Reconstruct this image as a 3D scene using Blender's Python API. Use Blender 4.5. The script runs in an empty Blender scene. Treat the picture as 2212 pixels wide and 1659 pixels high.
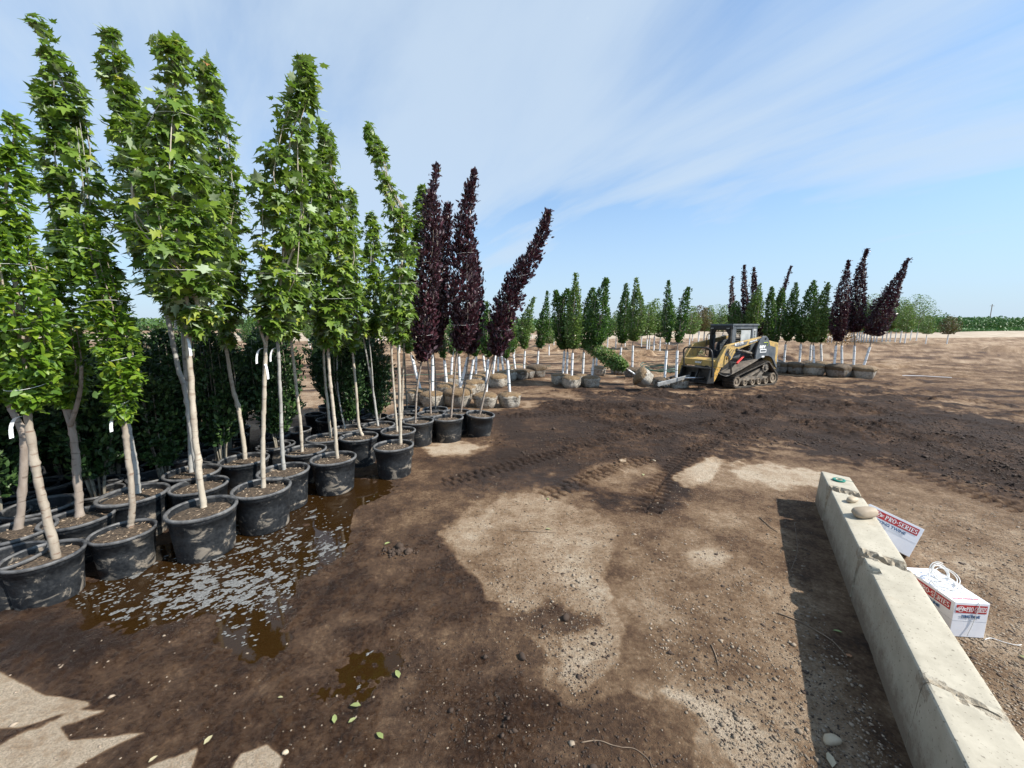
import bpy, math, random
import numpy as np
from mathutils import Vector, Matrix
R = math.radians
random.seed(7); rng = np.random.default_rng(7)
C = bpy.context.scene.collection
SC = bpy.context.scene

# ------------------------------------------------------------------ camera, sky, sun, exposure
F, HY, CAMH = 850.0, 700.0, 2.1            # focal length and horizon line measured on a 2212 px wide copy of the photo
PITCH = math.atan((829 - HY) / F)
cam = bpy.data.cameras.new('camera'); camo = bpy.data.objects.new('camera', cam); C.objects.link(camo)
camo.location = (0, 0, CAMH); camo.rotation_euler = (math.pi / 2 - PITCH, 0, 0)
cam.sensor_width = 36; cam.lens = 36 * F / 2212; cam.clip_start = 0.05; cam.clip_end = 5000
SC.camera = camo

TOSUN = Vector((0.40, -0.12, 0.38)).normalized()
w = bpy.data.worlds.new("World"); SC.world = w; w.use_nodes = True
nt = w.node_tree; nt.nodes.clear()
def N(t, kind, **kw):
    n = t.nodes.new(kind)
    for k, v in kw.items():
        if k.startswith('i_'): n.inputs[k[2:].replace('_', ' ')].default_value = v
        else: setattr(n, k, v)
    return n
sky = N(nt, 'ShaderNodeTexSky', sky_type='NISHITA', sun_disc=False)
sky.sun_elevation = math.asin(TOSUN.z); sky.sun_rotation = math.atan2(TOSUN.x, TOSUN.y)
sky.air_density = 1.0; sky.dust_density = 1.0; sky.ozone_density = 2.0
tc = N(nt, 'ShaderNodeTexCoord'); sep = N(nt, 'ShaderNodeSeparateXYZ'); L = nt.links.new
L(tc.outputs['Generated'], sep.inputs[0])
def mth(t, op, a, b=None, c=None, clamp=False):
    n = t.nodes.new('ShaderNodeMath'); n.operation = op; n.use_clamp = clamp
    for i, s in enumerate((a, b, c)):
        if s is None: continue
        if isinstance(s, (int, float)): n.inputs[i].default_value = s
        else: t.links.new(s, n.inputs[i])
    return n.outputs[0]
# clouds: the view direction projected on a high flat layer, streaked along one direction
zz = mth(nt, 'ADD', mth(nt, 'MAXIMUM', sep.outputs[2], 0.0), 0.12)
px = mth(nt, 'DIVIDE', sep.outputs[0], zz); py = mth(nt, 'DIVIDE', sep.outputs[1], zz)
cmb = N(nt, 'ShaderNodeCombineXYZ'); L(px, cmb.inputs[0]); L(py, cmb.inputs[1])
mp = N(nt, 'ShaderNodeMapping'); mp0 = N(nt, 'ShaderNodeMapping'); L(cmb.outputs[0], mp0.inputs[0]); mp0.inputs['Rotation'].default_value = (0, 0, R(-122)); L(mp0.outputs[0], mp.inputs[0]); mp.inputs['Scale'].default_value = (0.36, 1.15, 1); mp.inputs['Location'].default_value = (2.3, 0.35, 0)
n1 = N(nt, 'ShaderNodeTexNoise', i_Scale=1.0, i_Detail=9.0, i_Roughness=0.56, i_Distortion=0.35); L(mp.outputs[0], n1.inputs['Vector'])
mp2 = N(nt, 'ShaderNodeMapping'); L(cmb.outputs[0], mp2.inputs[0]); mp2.inputs['Scale'].default_value = (0.34, 0.34, 1); mp2.inputs['Location'].default_value = (5.1, 1.7, 0)
n2 = N(nt, 'ShaderNodeTexNoise', i_Scale=1.0, i_Detail=4.0, i_Roughness=0.5); L(mp2.outputs[0], n2.inputs['Vector'])
cov = mth(nt, 'ADD', mth(nt, 'MULTIPLY', n1.outputs[0], 1.0), mth(nt, 'MULTIPLY', n2.outputs[0], 0.7))
cov = mth(nt, 'ADD', cov, mth(nt, 'MULTIPLY', sep.outputs[0], -0.16))     # more veil towards the left
mr = N(nt, 'ShaderNodeMapRange', interpolation_type='SMOOTHSTEP'); L(cov, mr.inputs[0]); mr.inputs[1].default_value = 0.58; mr.inputs[2].default_value = 1.0; mr.inputs[3].default_value = 0.0; mr.inputs[4].default_value = 0.85
veil = N(nt, 'ShaderNodeMapRange'); L(sep.outputs[2], veil.inputs[0]); veil.inputs[1].default_value = 0.0; veil.inputs[2].default_value = 0.50; veil.inputs[3].default_value = 0.92; veil.inputs[4].default_value = 0.0
vd = N(nt, 'ShaderNodeVectorMath', operation='DISTANCE'); L(tc.outputs['Generated'], vd.inputs[0]); vd.inputs[1].default_value = Vector((0.187, 0.9887 + 0.15 * 0.928, -0.15 + 0.9887 * 0.928)).normalized()
n3 = N(nt, 'ShaderNodeTexNoise', i_Scale=14.0, i_Detail=6.0, i_Roughness=0.6); L(tc.outputs['Generated'], n3.inputs['Vector'])
pf_ = N(nt, 'ShaderNodeMapRange', interpolation_type='SMOOTHSTEP'); L(mth(nt, 'ADD', vd.outputs['Value'], mth(nt, 'MULTIPLY', mth(nt, 'SUBTRACT', n3.outputs[0], 0.5), 0.11)), pf_.inputs[0]); pf_.inputs[1].default_value = 0.0; pf_.inputs[2].default_value = 0.040; pf_.inputs[3].default_value = 0.9; pf_.inputs[4].default_value = 0.0
msk = mth(nt, 'MAXIMUM', mth(nt, 'MAXIMUM', mr.outputs[0], veil.outputs[0]), pf_.outputs[0])
mx = N(nt, 'ShaderNodeMix', data_type='RGBA'); L(msk, mx.inputs[0]); tn = N(nt, 'ShaderNodeMix', data_type='RGBA', blend_type='MULTIPLY'); tn.inputs[0].default_value = 1.0; L(sky.outputs[0], tn.inputs[6]); tn.inputs[7].default_value = (0.58, 1.0, 1.27, 1); L(tn.outputs[2], mx.inputs[6]); mx.inputs[7].default_value = SKYWHITE = (3.6, 4.35, 5.2, 1)
bg = N(nt, 'ShaderNodeBackground'); L(mx.outputs[2], bg.inputs[0]); bg.inputs[1].default_value = 0.10
wo = N(nt, 'ShaderNodeOutputWorld'); L(bg.outputs[0], wo.inputs[0])

sl = bpy.data.lights.new('sun', 'SUN'); sl.energy = 4.3; sl.angle = R(0.6); sl.color = (1.0, 0.94, 0.85)
so = bpy.data.objects.new('sun', sl); C.objects.link(so); so.rotation_euler = (-TOSUN).to_track_quat('-Z', 'Y').to_euler(); so.location = (20, -6, 20)
vs = SC.view_settings; vs.view_transform = 'Standard'; vs.look = 'None'; vs.exposure = 0.82; vs.gamma = 1.0; vs.use_curve_mapping = False
SC.cycles.max_bounces = 6; SC.cycles.transparent_max_bounces = 8

# ------------------------------------------------------------------ rays from photo pixels to the place
CP, SP = math.cos(PITCH), math.sin(PITCH)
def ray(x, y):
    u = (x - 1106) / F; v = -(y - 829) / F
    return np.array([u, CP + SP * v, -SP + CP * v])
def G(x, y, z=0.0):
    d = ray(x, y); t = (z - CAMH) / d[2]; return d * t + np.array([0, 0, CAMH])
def PY(x, y, Y):
    d = ray(x, y); t = Y / d[1]; return d * t + np.array([0, 0, CAMH])
def PX(X, Y, Z=0.0):
    zc = Y * CP - (Z - CAMH) * SP; up = Y * SP + (Z - CAMH) * CP
    return 1106 + F * X / zc, 829 - F * up / zc

# ------------------------------------------------------------------ noise
def _h(ix, iy, s):
    n = (ix.astype(np.int64) * 374761393 + iy.astype(np.int64) * 668265263 + s * 1442695041) & 0xffffffff
    n = ((n ^ (n >> 13)) * 1274126177) & 0xffffffff
    return ((n ^ (n >> 16)) & 0xffffff) / float(0xffffff)
def vn(x, y, s=0):
    ix = np.floor(x); iy = np.floor(y); fx = x - ix; fy = y - iy
    fx = fx * fx * (3 - 2 * fx); fy = fy * fy * (3 - 2 * fy)
    a = _h(ix, iy, s); b = _h(ix + 1, iy, s); c = _h(ix, iy + 1, s); d = _h(ix + 1, iy + 1, s)
    return (a * (1 - fx) + b * fx) * (1 - fy) + (c * (1 - fx) + d * fx) * fy
def fbm(x, y, o=4, s=0):
    t = 0; a = 0.5
    for i in range(o):
        t = t + a * vn(x, y, s + i * 17); x = x * 2.03 + 11.7; y = y * 2.03 + 5.3; a *= 0.5
    return t / (1 - 0.5 ** o)
def smooth(e0, e1, x):
    t = np.clip((x - e0) / (e1 - e0), 0, 1); return t * t * (3 - 2 * t)

# ------------------------------------------------------------------ mesh helpers
def link(o, parent=None):
    C.objects.link(o)
    if parent is not None: o.parent = parent
    return o
def tag(o, label=None, cat=None, group=None, kind=None):
    if label: o['label'] = label
    if cat: o['category'] = cat
    if group: o['group'] = group
    if kind: o['kind'] = kind
    return o
def empty(name, loc=(0, 0, 0), rz=0.0, label=None, cat=None, group=None):
    o = bpy.data.objects.new(name, None); o.empty_display_size = 0.1; o.location = loc; o.rotation_euler = (0, 0, rz)
    link(o); tag(o, label, cat, group); return o
class MB:
    def __init__(s): s.v = []; s.f = []; s.m = []
    def add(s, V, Fc, mi=0):
        o = len(s.v); s.v.extend([tuple(p) for p in V]); s.f.extend([tuple(i + o for i in f) for f in Fc]); s.m.extend([mi] * len(Fc)); return s
    def box(s, a, b, mi=0):
        x0, y0, z0 = a; x1, y1, z1 = b
        V = [(x0,y0,z0),(x1,y0,z0),(x1,y1,z0),(x0,y1,z0),(x0,y0,z1),(x1,y0,z1),(x1,y1,z1),(x0,y1,z1)]
        return s.add(V, [(0,3,2,1),(4,5,6,7),(0,1,5,4),(1,2,6,5),(2,3,7,6),(3,0,4,7)], mi)
    def prism(s, poly, y0, y1, mi=0):          # polygon in (x, z), extruded along y
        n = len(poly); ar = sum(poly[i][0] * poly[(i+1) % n][1] - poly[(i+1) % n][0] * poly[i][1] for i in range(n))
        if ar < 0: poly = poly[::-1]
        V = [(p[0], y0, p[1]) for p in poly] + [(p[0], y1, p[1]) for p in poly]
        Fc = [tuple(range(n)), tuple(range(2*n-1, n-1, -1))] + [(i, i+n, (i+1) % n + n, (i+1) % n) for i in range(n)]
        return s.add(V, Fc, mi)
    def tube(s, pts, r, n=8, mi=0, cap=True):
        pts = np.array(pts, float); k = len(pts)
        if np.isscalar(r): r = [r] * k
        T = np.gradient(pts, axis=0); T /= np.linalg.norm(T, axis=1)[:, None] + 1e-9
        a = np.cross(T[0], [0.3, 0.9, 0.2]); a /= np.linalg.norm(a); V = []
        for i in range(k):
            a = a - T[i] * a.dot(T[i]); a /= np.linalg.norm(a) + 1e-9; b = np.cross(T[i], a)
            for j in range(n):
                t = 2 * math.pi * j / n; V.append(pts[i] + (a * math.cos(t) + b * math.sin(t)) * r[i])
        Fc = [(i*n+j, i*n+(j+1) % n, (i+1)*n+(j+1) % n, (i+1)*n+j) for i in range(k-1) for j in range(n)]
        if cap: Fc += [tuple(range(n-1, -1, -1)), tuple(range((k-1)*n, k*n))]
        return s.add(V, Fc, mi)
    def lathe(s, prof, n=24, c=(0, 0, 0), mi=0, wob=None, axis='z'):    # profile (r, z)
        V = []; k = len(prof)
        for i, (r, z) in enumerate(prof):
            for j in range(n):
                t = 2 * math.pi * j / n; rr = r * (1 + (wob(t, i / (k-1)) if wob else 0))
                p = (rr * math.cos(t), rr * math.sin(t), z)
                if axis == 'y': p = (p[0], p[2], p[1])
                V.append((p[0] + c[0], p[1] + c[1], p[2] + c[2]))
        Fc = [(i*n+j, i*n+(j+1) % n, (i+1)*n+(j+1) % n, (i+1)*n+j) for i in range(k-1) for j in range(n)]
        if axis == 'y': Fc = [f[::-1] for f in Fc]
        return s.add(V, Fc, mi)
    def build(s, name, mats, parent=None, sm=False, bevel=0, loc=None):
        me = bpy.data.meshes.new(name); me.from_pydata(s.v, [], s.f)
        if not isinstance(mats, (list, tuple)): mats = [mats]
        for m in mats: me.materials.append(m)
        if len(mats) > 1: me.polygons.foreach_set('material_index', s.m)
        if sm: me.polygons.foreach_set('use_smooth', [True] * len(me.polygons))
        me.update(); o = bpy.data.objects.new(name, me); link(o, parent)
        if loc is not None: o.location = loc
        if bevel:
            b = o.modifiers.new('bevel', 'BEVEL'); b.width = bevel; b.segments = 2; b.limit_method = 'ANGLE'
        return o
def tri_mesh(name, V, T, mat, parent=None, attrs=None, sm=False, quads=False):
    me = bpy.data.meshes.new(name); k = 4 if quads else 3
    me.vertices.add(len(V)); me.vertices.foreach_set('co', V.astype(np.float32).ravel())
    me.loops.add(len(T) * k); me.loops.foreach_set('vertex_index', T.astype(np.int32).ravel())
    me.polygons.add(len(T)); me.polygons.foreach_set('loop_start', np.arange(0, len(T) * k, k, dtype=np.int32))
    me.polygons.foreach_set('loop_total', np.full(len(T), k, dtype=np.int32))
    if sm: me.polygons.foreach_set('use_smooth', np.ones(len(T), bool))
    for nm, a in (attrs or {}).items():
        at = me.attributes.new(nm, 'FLOAT', 'POINT'); at.data.foreach_set('value', a.astype(np.float32))
    me.materials.append(mat); me.update(calc_edges=True); me.validate()
    o = bpy.data.objects.new(name, me); return link(o, parent)
def smooth_path(pts, k=6):
    P = np.array(pts, float); n = len(P)
    if n < 3: return np.array([P[0] + (P[-1] - P[0]) * t for t in np.linspace(0, 1, k * 2)])
    out = []
    for i in range(n - 1):
        p0 = P[max(i-1, 0)]; p1 = P[i]; p2 = P[i+1]; p3 = P[min(i+2, n-1)]
        for t in np.linspace(0, 1, k, endpoint=False):
            out.append(0.5 * ((2*p1) + (-p0+p2)*t + (2*p0-5*p1+4*p2-p3)*t*t + (-p0+3*p1-3*p2+p3)*t**3))
    out.append(P[-1]); return np.array(out)

# ------------------------------------------------------------------ materials
def mat(name):
    m = bpy.data.materials.new(name); m.use_nodes = True; t = m.node_tree; t.nodes.clear()
    o = t.nodes.new('ShaderNodeOutputMaterial'); p = t.nodes.new('ShaderNodeBsdfPrincipled'); t.links.new(p.outputs[0], o.inputs[0]); return m, t, p, o
def ramp(t, fac, stops, interp='LINEAR'):
    r = t.nodes.new('ShaderNodeValToRGB'); r.color_ramp.interpolation = interp
    while len(r.color_ramp.elements) < len(stops): r.color_ramp.elements.new(0.5)
    for e, (p, c) in zip(r.color_ramp.elements, stops):
        e.position = p; e.color = (*c, 1) if len(c) == 3 else c
    t.links.new(fac, r.inputs[0]); return r.outputs[0]
def noise(t, scale, detail=4, rough=0.55, vec=None, dist=0.0, dim='3D'):
    n = t.nodes.new('ShaderNodeTexNoise'); n.inputs['Scale'].default_value = scale; n.inputs['Detail'].default_value = detail; n.inputs['Roughness'].default_value = rough; n.inputs['Distortion'].default_value = dist
    if vec is not None: t.links.new(vec, n.inputs['Vector'])
    return n.outputs[0]
def mixc(t, f, a, b, bt='MIX'):
    n = t.nodes.new('ShaderNodeMix'); n.data_type = 'RGBA'; n.blend_type = bt
    for i, s in ((0, f), (6, a), (7, b)):
        if isinstance(s, (int, float)): n.inputs[i].default_value = s
        elif isinstance(s, tuple): n.inputs[i].default_value = (*s, 1) if len(s) == 3 else s
        else: t.links.new(s, n.inputs[i])
    return n.outputs[2]
def bump(t, p, h, st=0.3, dist=0.02):
    b = t.nodes.new('ShaderNodeBump'); b.inputs['Strength'].default_value = st; b.inputs['Distance'].default_value = dist
    t.links.new(h, b.inputs['Height']); t.links.new(b.outputs[0], p.inputs['Normal'])
def objco(t, scale=None):
    c = t.nodes.new('ShaderNodeTexCoord'); s = c.outputs['Object']
    if scale:
        m = t.nodes.new('ShaderNodeMapping'); m.inputs['Scale'].default_value = scale; t.links.new(s, m.inputs[0]); s = m.outputs[0]
    return s
def attr(t, nm):
    a = t.nodes.new('ShaderNodeAttribute'); a.attribute_name = nm; return a.outputs['Fac']
def orand(t): return t.nodes.new('ShaderNodeObjectInfo').outputs['Random']
M = {}
def simple(name, c1, c2, scale=8, rough=0.7, bs=0.0, met=0.0, spec=0.5, lo=0.35, hi=0.65, sc=None, bd=0.01):
    m, t, p, o = mat(name); co = objco(t, sc); n = noise(t, scale, 6, 0.6, co)
    t.links.new(ramp(t, n, [(lo, c1), (hi, c2)]), p.inputs['Base Color']); p.inputs['Roughness'].default_value = rough; p.inputs['Metallic'].default_value = met
    p.inputs['Specular IOR Level'].default_value = spec
    if bs: bump(t, p, n, bs, bd)
    M[name] = m; return m
def leafmat(name, stops, under, tr=0.3, rough=0.5, trc=None, unmix=0.85):
    m, t, p, o = mat(name); r = attr(t, 'rnd'); geo = t.nodes.new('ShaderNodeNewGeometry')
    top = ramp(t, r, stops); u = mixc(t, unmix, top, under)
    col = mixc(t, geo.outputs['Backfacing'], top, u)
    t.links.new(col, p.inputs['Base Color']); p.inputs['Roughness'].default_value = rough; p.inputs['Specular IOR Level'].default_value = 0.35
    tb = t.nodes.new('ShaderNodeBsdfTranslucent'); t.links.new(mixc(t, 0.6, top, trc) if trc else col, tb.inputs[0])
    ms = t.nodes.new('ShaderNodeMixShader'); ms.inputs[0].default_value = tr
    t.links.new(p.outputs[0], ms.inputs[1]); t.links.new(tb.outputs[0], ms.inputs[2]); t.links.new(ms.outputs[0], o.inputs[0]); M[name] = m
leafmat('maple_leaf', [(0, (0.05, 0.095, 0.016)), (0.45, (0.11, 0.19, 0.025)), (0.84, (0.21, 0.29, 0.035)), (0.97, (0.30, 0.30, 0.035)), (0.985, (0.32, 0.12, 0.04)), (1, (0.36, 0.16, 0.06))], (0.40, 0.47, 0.32), 0.24, trc=(0.26, 0.46, 0.03), unmix=0.8)
leafmat('crab_leaf', [(0, (0.06, 0.13, 0.015)), (0.5, (0.13, 0.23, 0.02)), (0.9, (0.23, 0.32, 0.03)), (1, (0.38, 0.36, 0.05))], (0.17, 0.28, 0.10), 0.32, 0.42, trc=(0.3, 0.5, 0.03))
leafmat('pear_leaf', [(0, (0.025, 0.06, 0.015)), (0.5, (0.05, 0.11, 0.022)), (0.9, (0.10, 0.17, 0.035)), (1, (0.2, 0.2, 0.04))], (0.10, 0.17, 0.09), 0.22, 0.42, trc=(0.12, 0.28, 0.02))
leafmat('light_leaf', [(0, (0.06, 0.12, 0.03)), (0.6, (0.11, 0.19, 0.045)), (1, (0.2, 0.26, 0.07))], (0.16, 0.22, 0.1), 0.25, trc=(0.25, 0.38, 0.06))
leafmat('silver_leaf', [(0, (0.07, 0.14, 0.06)), (0.6, (0.13, 0.22, 0.10)), (1, (0.2, 0.3, 0.15))], (0.25, 0.33, 0.22), 0.25, trc=(0.25, 0.38, 0.1))
leafmat('brown_leaf', [(0, (0.05, 0.06, 0.025)), (0.6, (0.10, 0.09, 0.035)), (1, (0.17, 0.11, 0.05))], (0.12, 0.11, 0.06), 0.2, trc=(0.2, 0.15, 0.05))
leafmat('rust_leaf', [(0, (0.16, 0.08, 0.02)), (1, (0.3, 0.18, 0.05))], (0.25, 0.15, 0.06), 0.2)
leafmat('shrub_leaf', [(0, (0.014, 0.036, 0.012)), (0.6, (0.034, 0.075, 0.02)), (0.95, (0.075, 0.13, 0.033)), (1, (0.06, 0.10, 0.03))], (0.03, 0.06, 0.03), 0.12, 0.45, trc=(0.03, 0.09, 0.01))
leafmat('purple_leaf', [(0, (0.018, 0.007, 0.010)), (0.6, (0.042, 0.013, 0.020)), (0.95, (0.09, 0.032, 0.042)), (0.98, (0.10, 0.04, 0.04)), (1, (0.12, 0.16, 0.04))], (0.12, 0.085, 0.10), 0.08, 0.35, trc=(0.16, 0.02, 0.035))
leafmat('belt_leaf', [(0, (0.03, 0.09, 0.02)), (0.6, (0.06, 0.16, 0.03)), (1, (0.11, 0.22, 0.05))], (0.1, 0.2, 0.07), 0.2)
leafmat('litter_leaf', [(0, (0.22, 0.28, 0.09)), (0.35, (0.36, 0.35, 0.18)), (0.7, (0.48, 0.40, 0.27)), (1, (0.34, 0.16, 0.07))], (0.5, 0.48, 0.33), 0.15)

def barkmat(name, c1, c2, scar, sc=(14, 14, 5)):
    m, t, p, o = mat(name); co = objco(t, sc); n = noise(t, 1.0, 6, 0.6, co); c = ramp(t, n, [(0.3, c1), (0.7, c2)])
    n2 = noise(t, 1.0, 3, 0.5, objco(t, (9, 9, 34))); c = mixc(t, ramp(t, n2, [(0.57, (0, 0, 0)), (0.66, (0.8, 0.8, 0.8))]), c, scar)
    t.links.new(c, p.inputs['Base Color']); p.inputs['Roughness'].default_value = 0.75; bump(t, p, n, 0.5, 0.008); M[name] = m
barkmat('maple_bark', (0.33, 0.28, 0.215), (0.52, 0.46, 0.37), (0.26, 0.20, 0.15))
barkmat('grey_bark', (0.26, 0.25, 0.23), (0.42, 0.41, 0.38), (0.16, 0.14, 0.12))
barkmat('crab_bark', (0.23, 0.185, 0.14), (0.41, 0.355, 0.285), (0.15, 0.08, 0.05))
barkmat('plum_bark', (0.22, 0.175, 0.14), (0.37, 0.31, 0.26), (0.12, 0.09, 0.07))
barkmat('stem_bark', (0.14, 0.12, 0.09), (0.30, 0.27, 0.21), (0.08, 0.06, 0.05))
# black pot plastic with dried mud
m, t, p, o = mat('pot_plastic'); co = objco(t); geo = t.nodes.new('ShaderNodeSeparateXYZ'); t.links.new(co, geo.inputs[0])
rv = t.nodes.new('ShaderNodeVectorMath'); rv.operation = 'ADD'; t.links.new(co, rv.inputs[0])
rr = t.nodes.new('ShaderNodeCombineXYZ'); r_ = orand(t); t.links.new(mth(t, 'MULTIPLY', r_, 37.0), rr.inputs[0]); t.links.new(mth(t, 'MULTIPLY', r_, 11.0), rr.inputs[2]); t.links.new(rr.outputs[0], rv.inputs[1])
mpn = t.nodes.new('ShaderNodeMapping'); mpn.inputs['Scale'].default_value = (6, 6, 9); t.links.new(rv.outputs[0], mpn.inputs[0])
n = noise(t, 1.0, 8, 0.68, mpn.outputs[0], 0.6); low = t.nodes.new('ShaderNodeMapRange'); t.links.new(geo.outputs[2], low.inputs[0]); low.inputs[1].default_value = 0.0; low.inputs[2].default_value = 0.30; low.inputs[3].default_value = 0.07; low.inputs[4].default_value = 0.0
s_ = mth(t, 'ADD', n, low.outputs[0]); f = ramp(t, s_, [(0.585, (0, 0, 0)), (0.66, (0.62, 0.62, 0.62))])
n2 = noise(t, 40, 5, 0.7, rv.outputs[0]); bl = ramp(t, n2, [(0.4, (0.008, 0.010, 0.013)), (0.75, (0.032, 0.035, 0.038))])
t.links.new(mixc(t, f, bl, mixc(t, n2, (0.30, 0.24, 0.18), (0.42, 0.37, 0.30))), p.inputs['Base Color']); t.links.new(ramp(t, s_, [(0.45, (0.38, 0.38, 0.38)), (0.62, (0.9, 0.9, 0.9))]), p.inputs['Roughness'])
bump(t, p, n, 0.25, 0.006); M['pot_plastic'] = m
simple('pot_rim', (0.03, 0.032, 0.036), (0.22, 0.215, 0.21), 9, 0.55, 0.2, lo=0.35, hi=0.75)
simple('soil', (0.018, 0.012, 0.008), (0.12, 0.085, 0.055), 45, 0.95, 0.8)
simple('chips', (0.20, 0.13, 0.08), (0.45, 0.36, 0.26), 5, 0.9)
simple('guard_plastic', (0.72, 0.74, 0.76), (0.86, 0.87, 0.88), 3, 0.45)
simple('tie', (0.01, 0.05, 0.045), (0.02, 0.08, 0.07), 3, 0.6)
simple('white_string', (0.62, 0.62, 0.60), (0.8, 0.8, 0.78), 3, 0.6)
def ballmat(name, soil1, soil2, wrapc, lo):
    m, t, p, o = mat(name); co = objco(t); v = t.nodes.new('ShaderNodeVectorMath'); v.operation = 'ADD'; t.links.new(co, v.inputs[0])
    c = t.nodes.new('ShaderNodeCombineXYZ'); t.links.new(mth(t, 'MULTIPLY', orand(t), 23.0), c.inputs[0]); t.links.new(c.outputs[0], v.inputs[1])
    n = noise(t, 7, 8, 0.7, v.outputs[0], 0.8); sp = t.nodes.new('ShaderNodeSeparateXYZ'); t.links.new(co, sp.inputs[0])
    mr = t.nodes.new('ShaderNodeMapRange'); t.links.new(sp.outputs[2], mr.inputs[0]); mr.inputs[1].default_value = 0.27; mr.inputs[2].default_value = 0.34; mr.inputs[3].default_value = 0.13; mr.inputs[4].default_value = -0.2
    f = ramp(t, mth(t, 'ADD', n, mr.outputs[0]), [(lo, (0, 0, 0)), (lo + 0.08, (0.85, 0.85, 0.85))])
    t.links.new(mixc(t, f, ramp(t, noise(t, 25, 5, 0.7, v.outputs[0]), [(0.3, soil1), (0.7, soil2)]), mixc(t, ramp(t, noise(t, 9, 6, 0.75, v.outputs[0], 3.0), [(0.40, (0, 0, 0)), (0.58, (1, 1, 1))]), tuple(x * 0.38 for x in wrapc), wrapc)), p.inputs['Base Color'])  # noise bands of darkened wrap colour paint the shade of its creases
    p.inputs['Roughness'].default_value = 0.6; bump(t, p, noise(t, 14, 6, 0.75, v.outputs[0], 2.0), 1.0, 0.07); M[name] = m
ballmat('burlap_pale', (0.13, 0.08, 0.04), (0.36, 0.24, 0.12), (0.70, 0.65, 0.56), 0.44)
ballmat('burlap_shaded', (0.04, 0.027, 0.016), (0.20, 0.13, 0.065), (0.36, 0.34, 0.31), 0.53)  # darker copy of the burlap, shade put into its colour for shadowy balls
# ------------------------------------------------------------------ the ground: one sheet, dense near the camera
def poly_sd(px, py, poly):
    poly = np.array(poly, float); d = np.full(px.shape, 1e9); ins = np.zeros(px.shape, bool); n = len(poly)
    for i in range(n):
        ax, ay = poly[i]; bx, by = poly[(i+1) % n]; ex, ey = bx - ax, by - ay
        wx, wy = px - ax, py - ay; t = np.clip((wx*ex + wy*ey) / (ex*ex + ey*ey + 1e-9), 0, 1)
        d = np.minimum(d, (wx - ex*t)**2 + (wy - ey*t)**2)
        c = ((ay > py) != (by > py)) & (px < (bx - ax) * (py - ay) / (by - ay + 1e-12) + ax); ins ^= c
    d = np.sqrt(d); return np.where(ins, d, -d)
def region(px, py, poly, soft, nz, amp):
    P = np.array(poly, float); m = np.zeros(px.shape); pad = 3 * amp + soft + 2
    s = (px > P[:,0].min()-pad) & (px < P[:,0].max()+pad) & (py > P[:,1].min()-pad) & (py < P[:,1].max()+pad)
    if s.any(): m[s] = smooth(-soft, soft, poly_sd(px[s], py[s], poly) + (nz[s] - 0.5) * 6.5 * amp)
    return m
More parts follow.
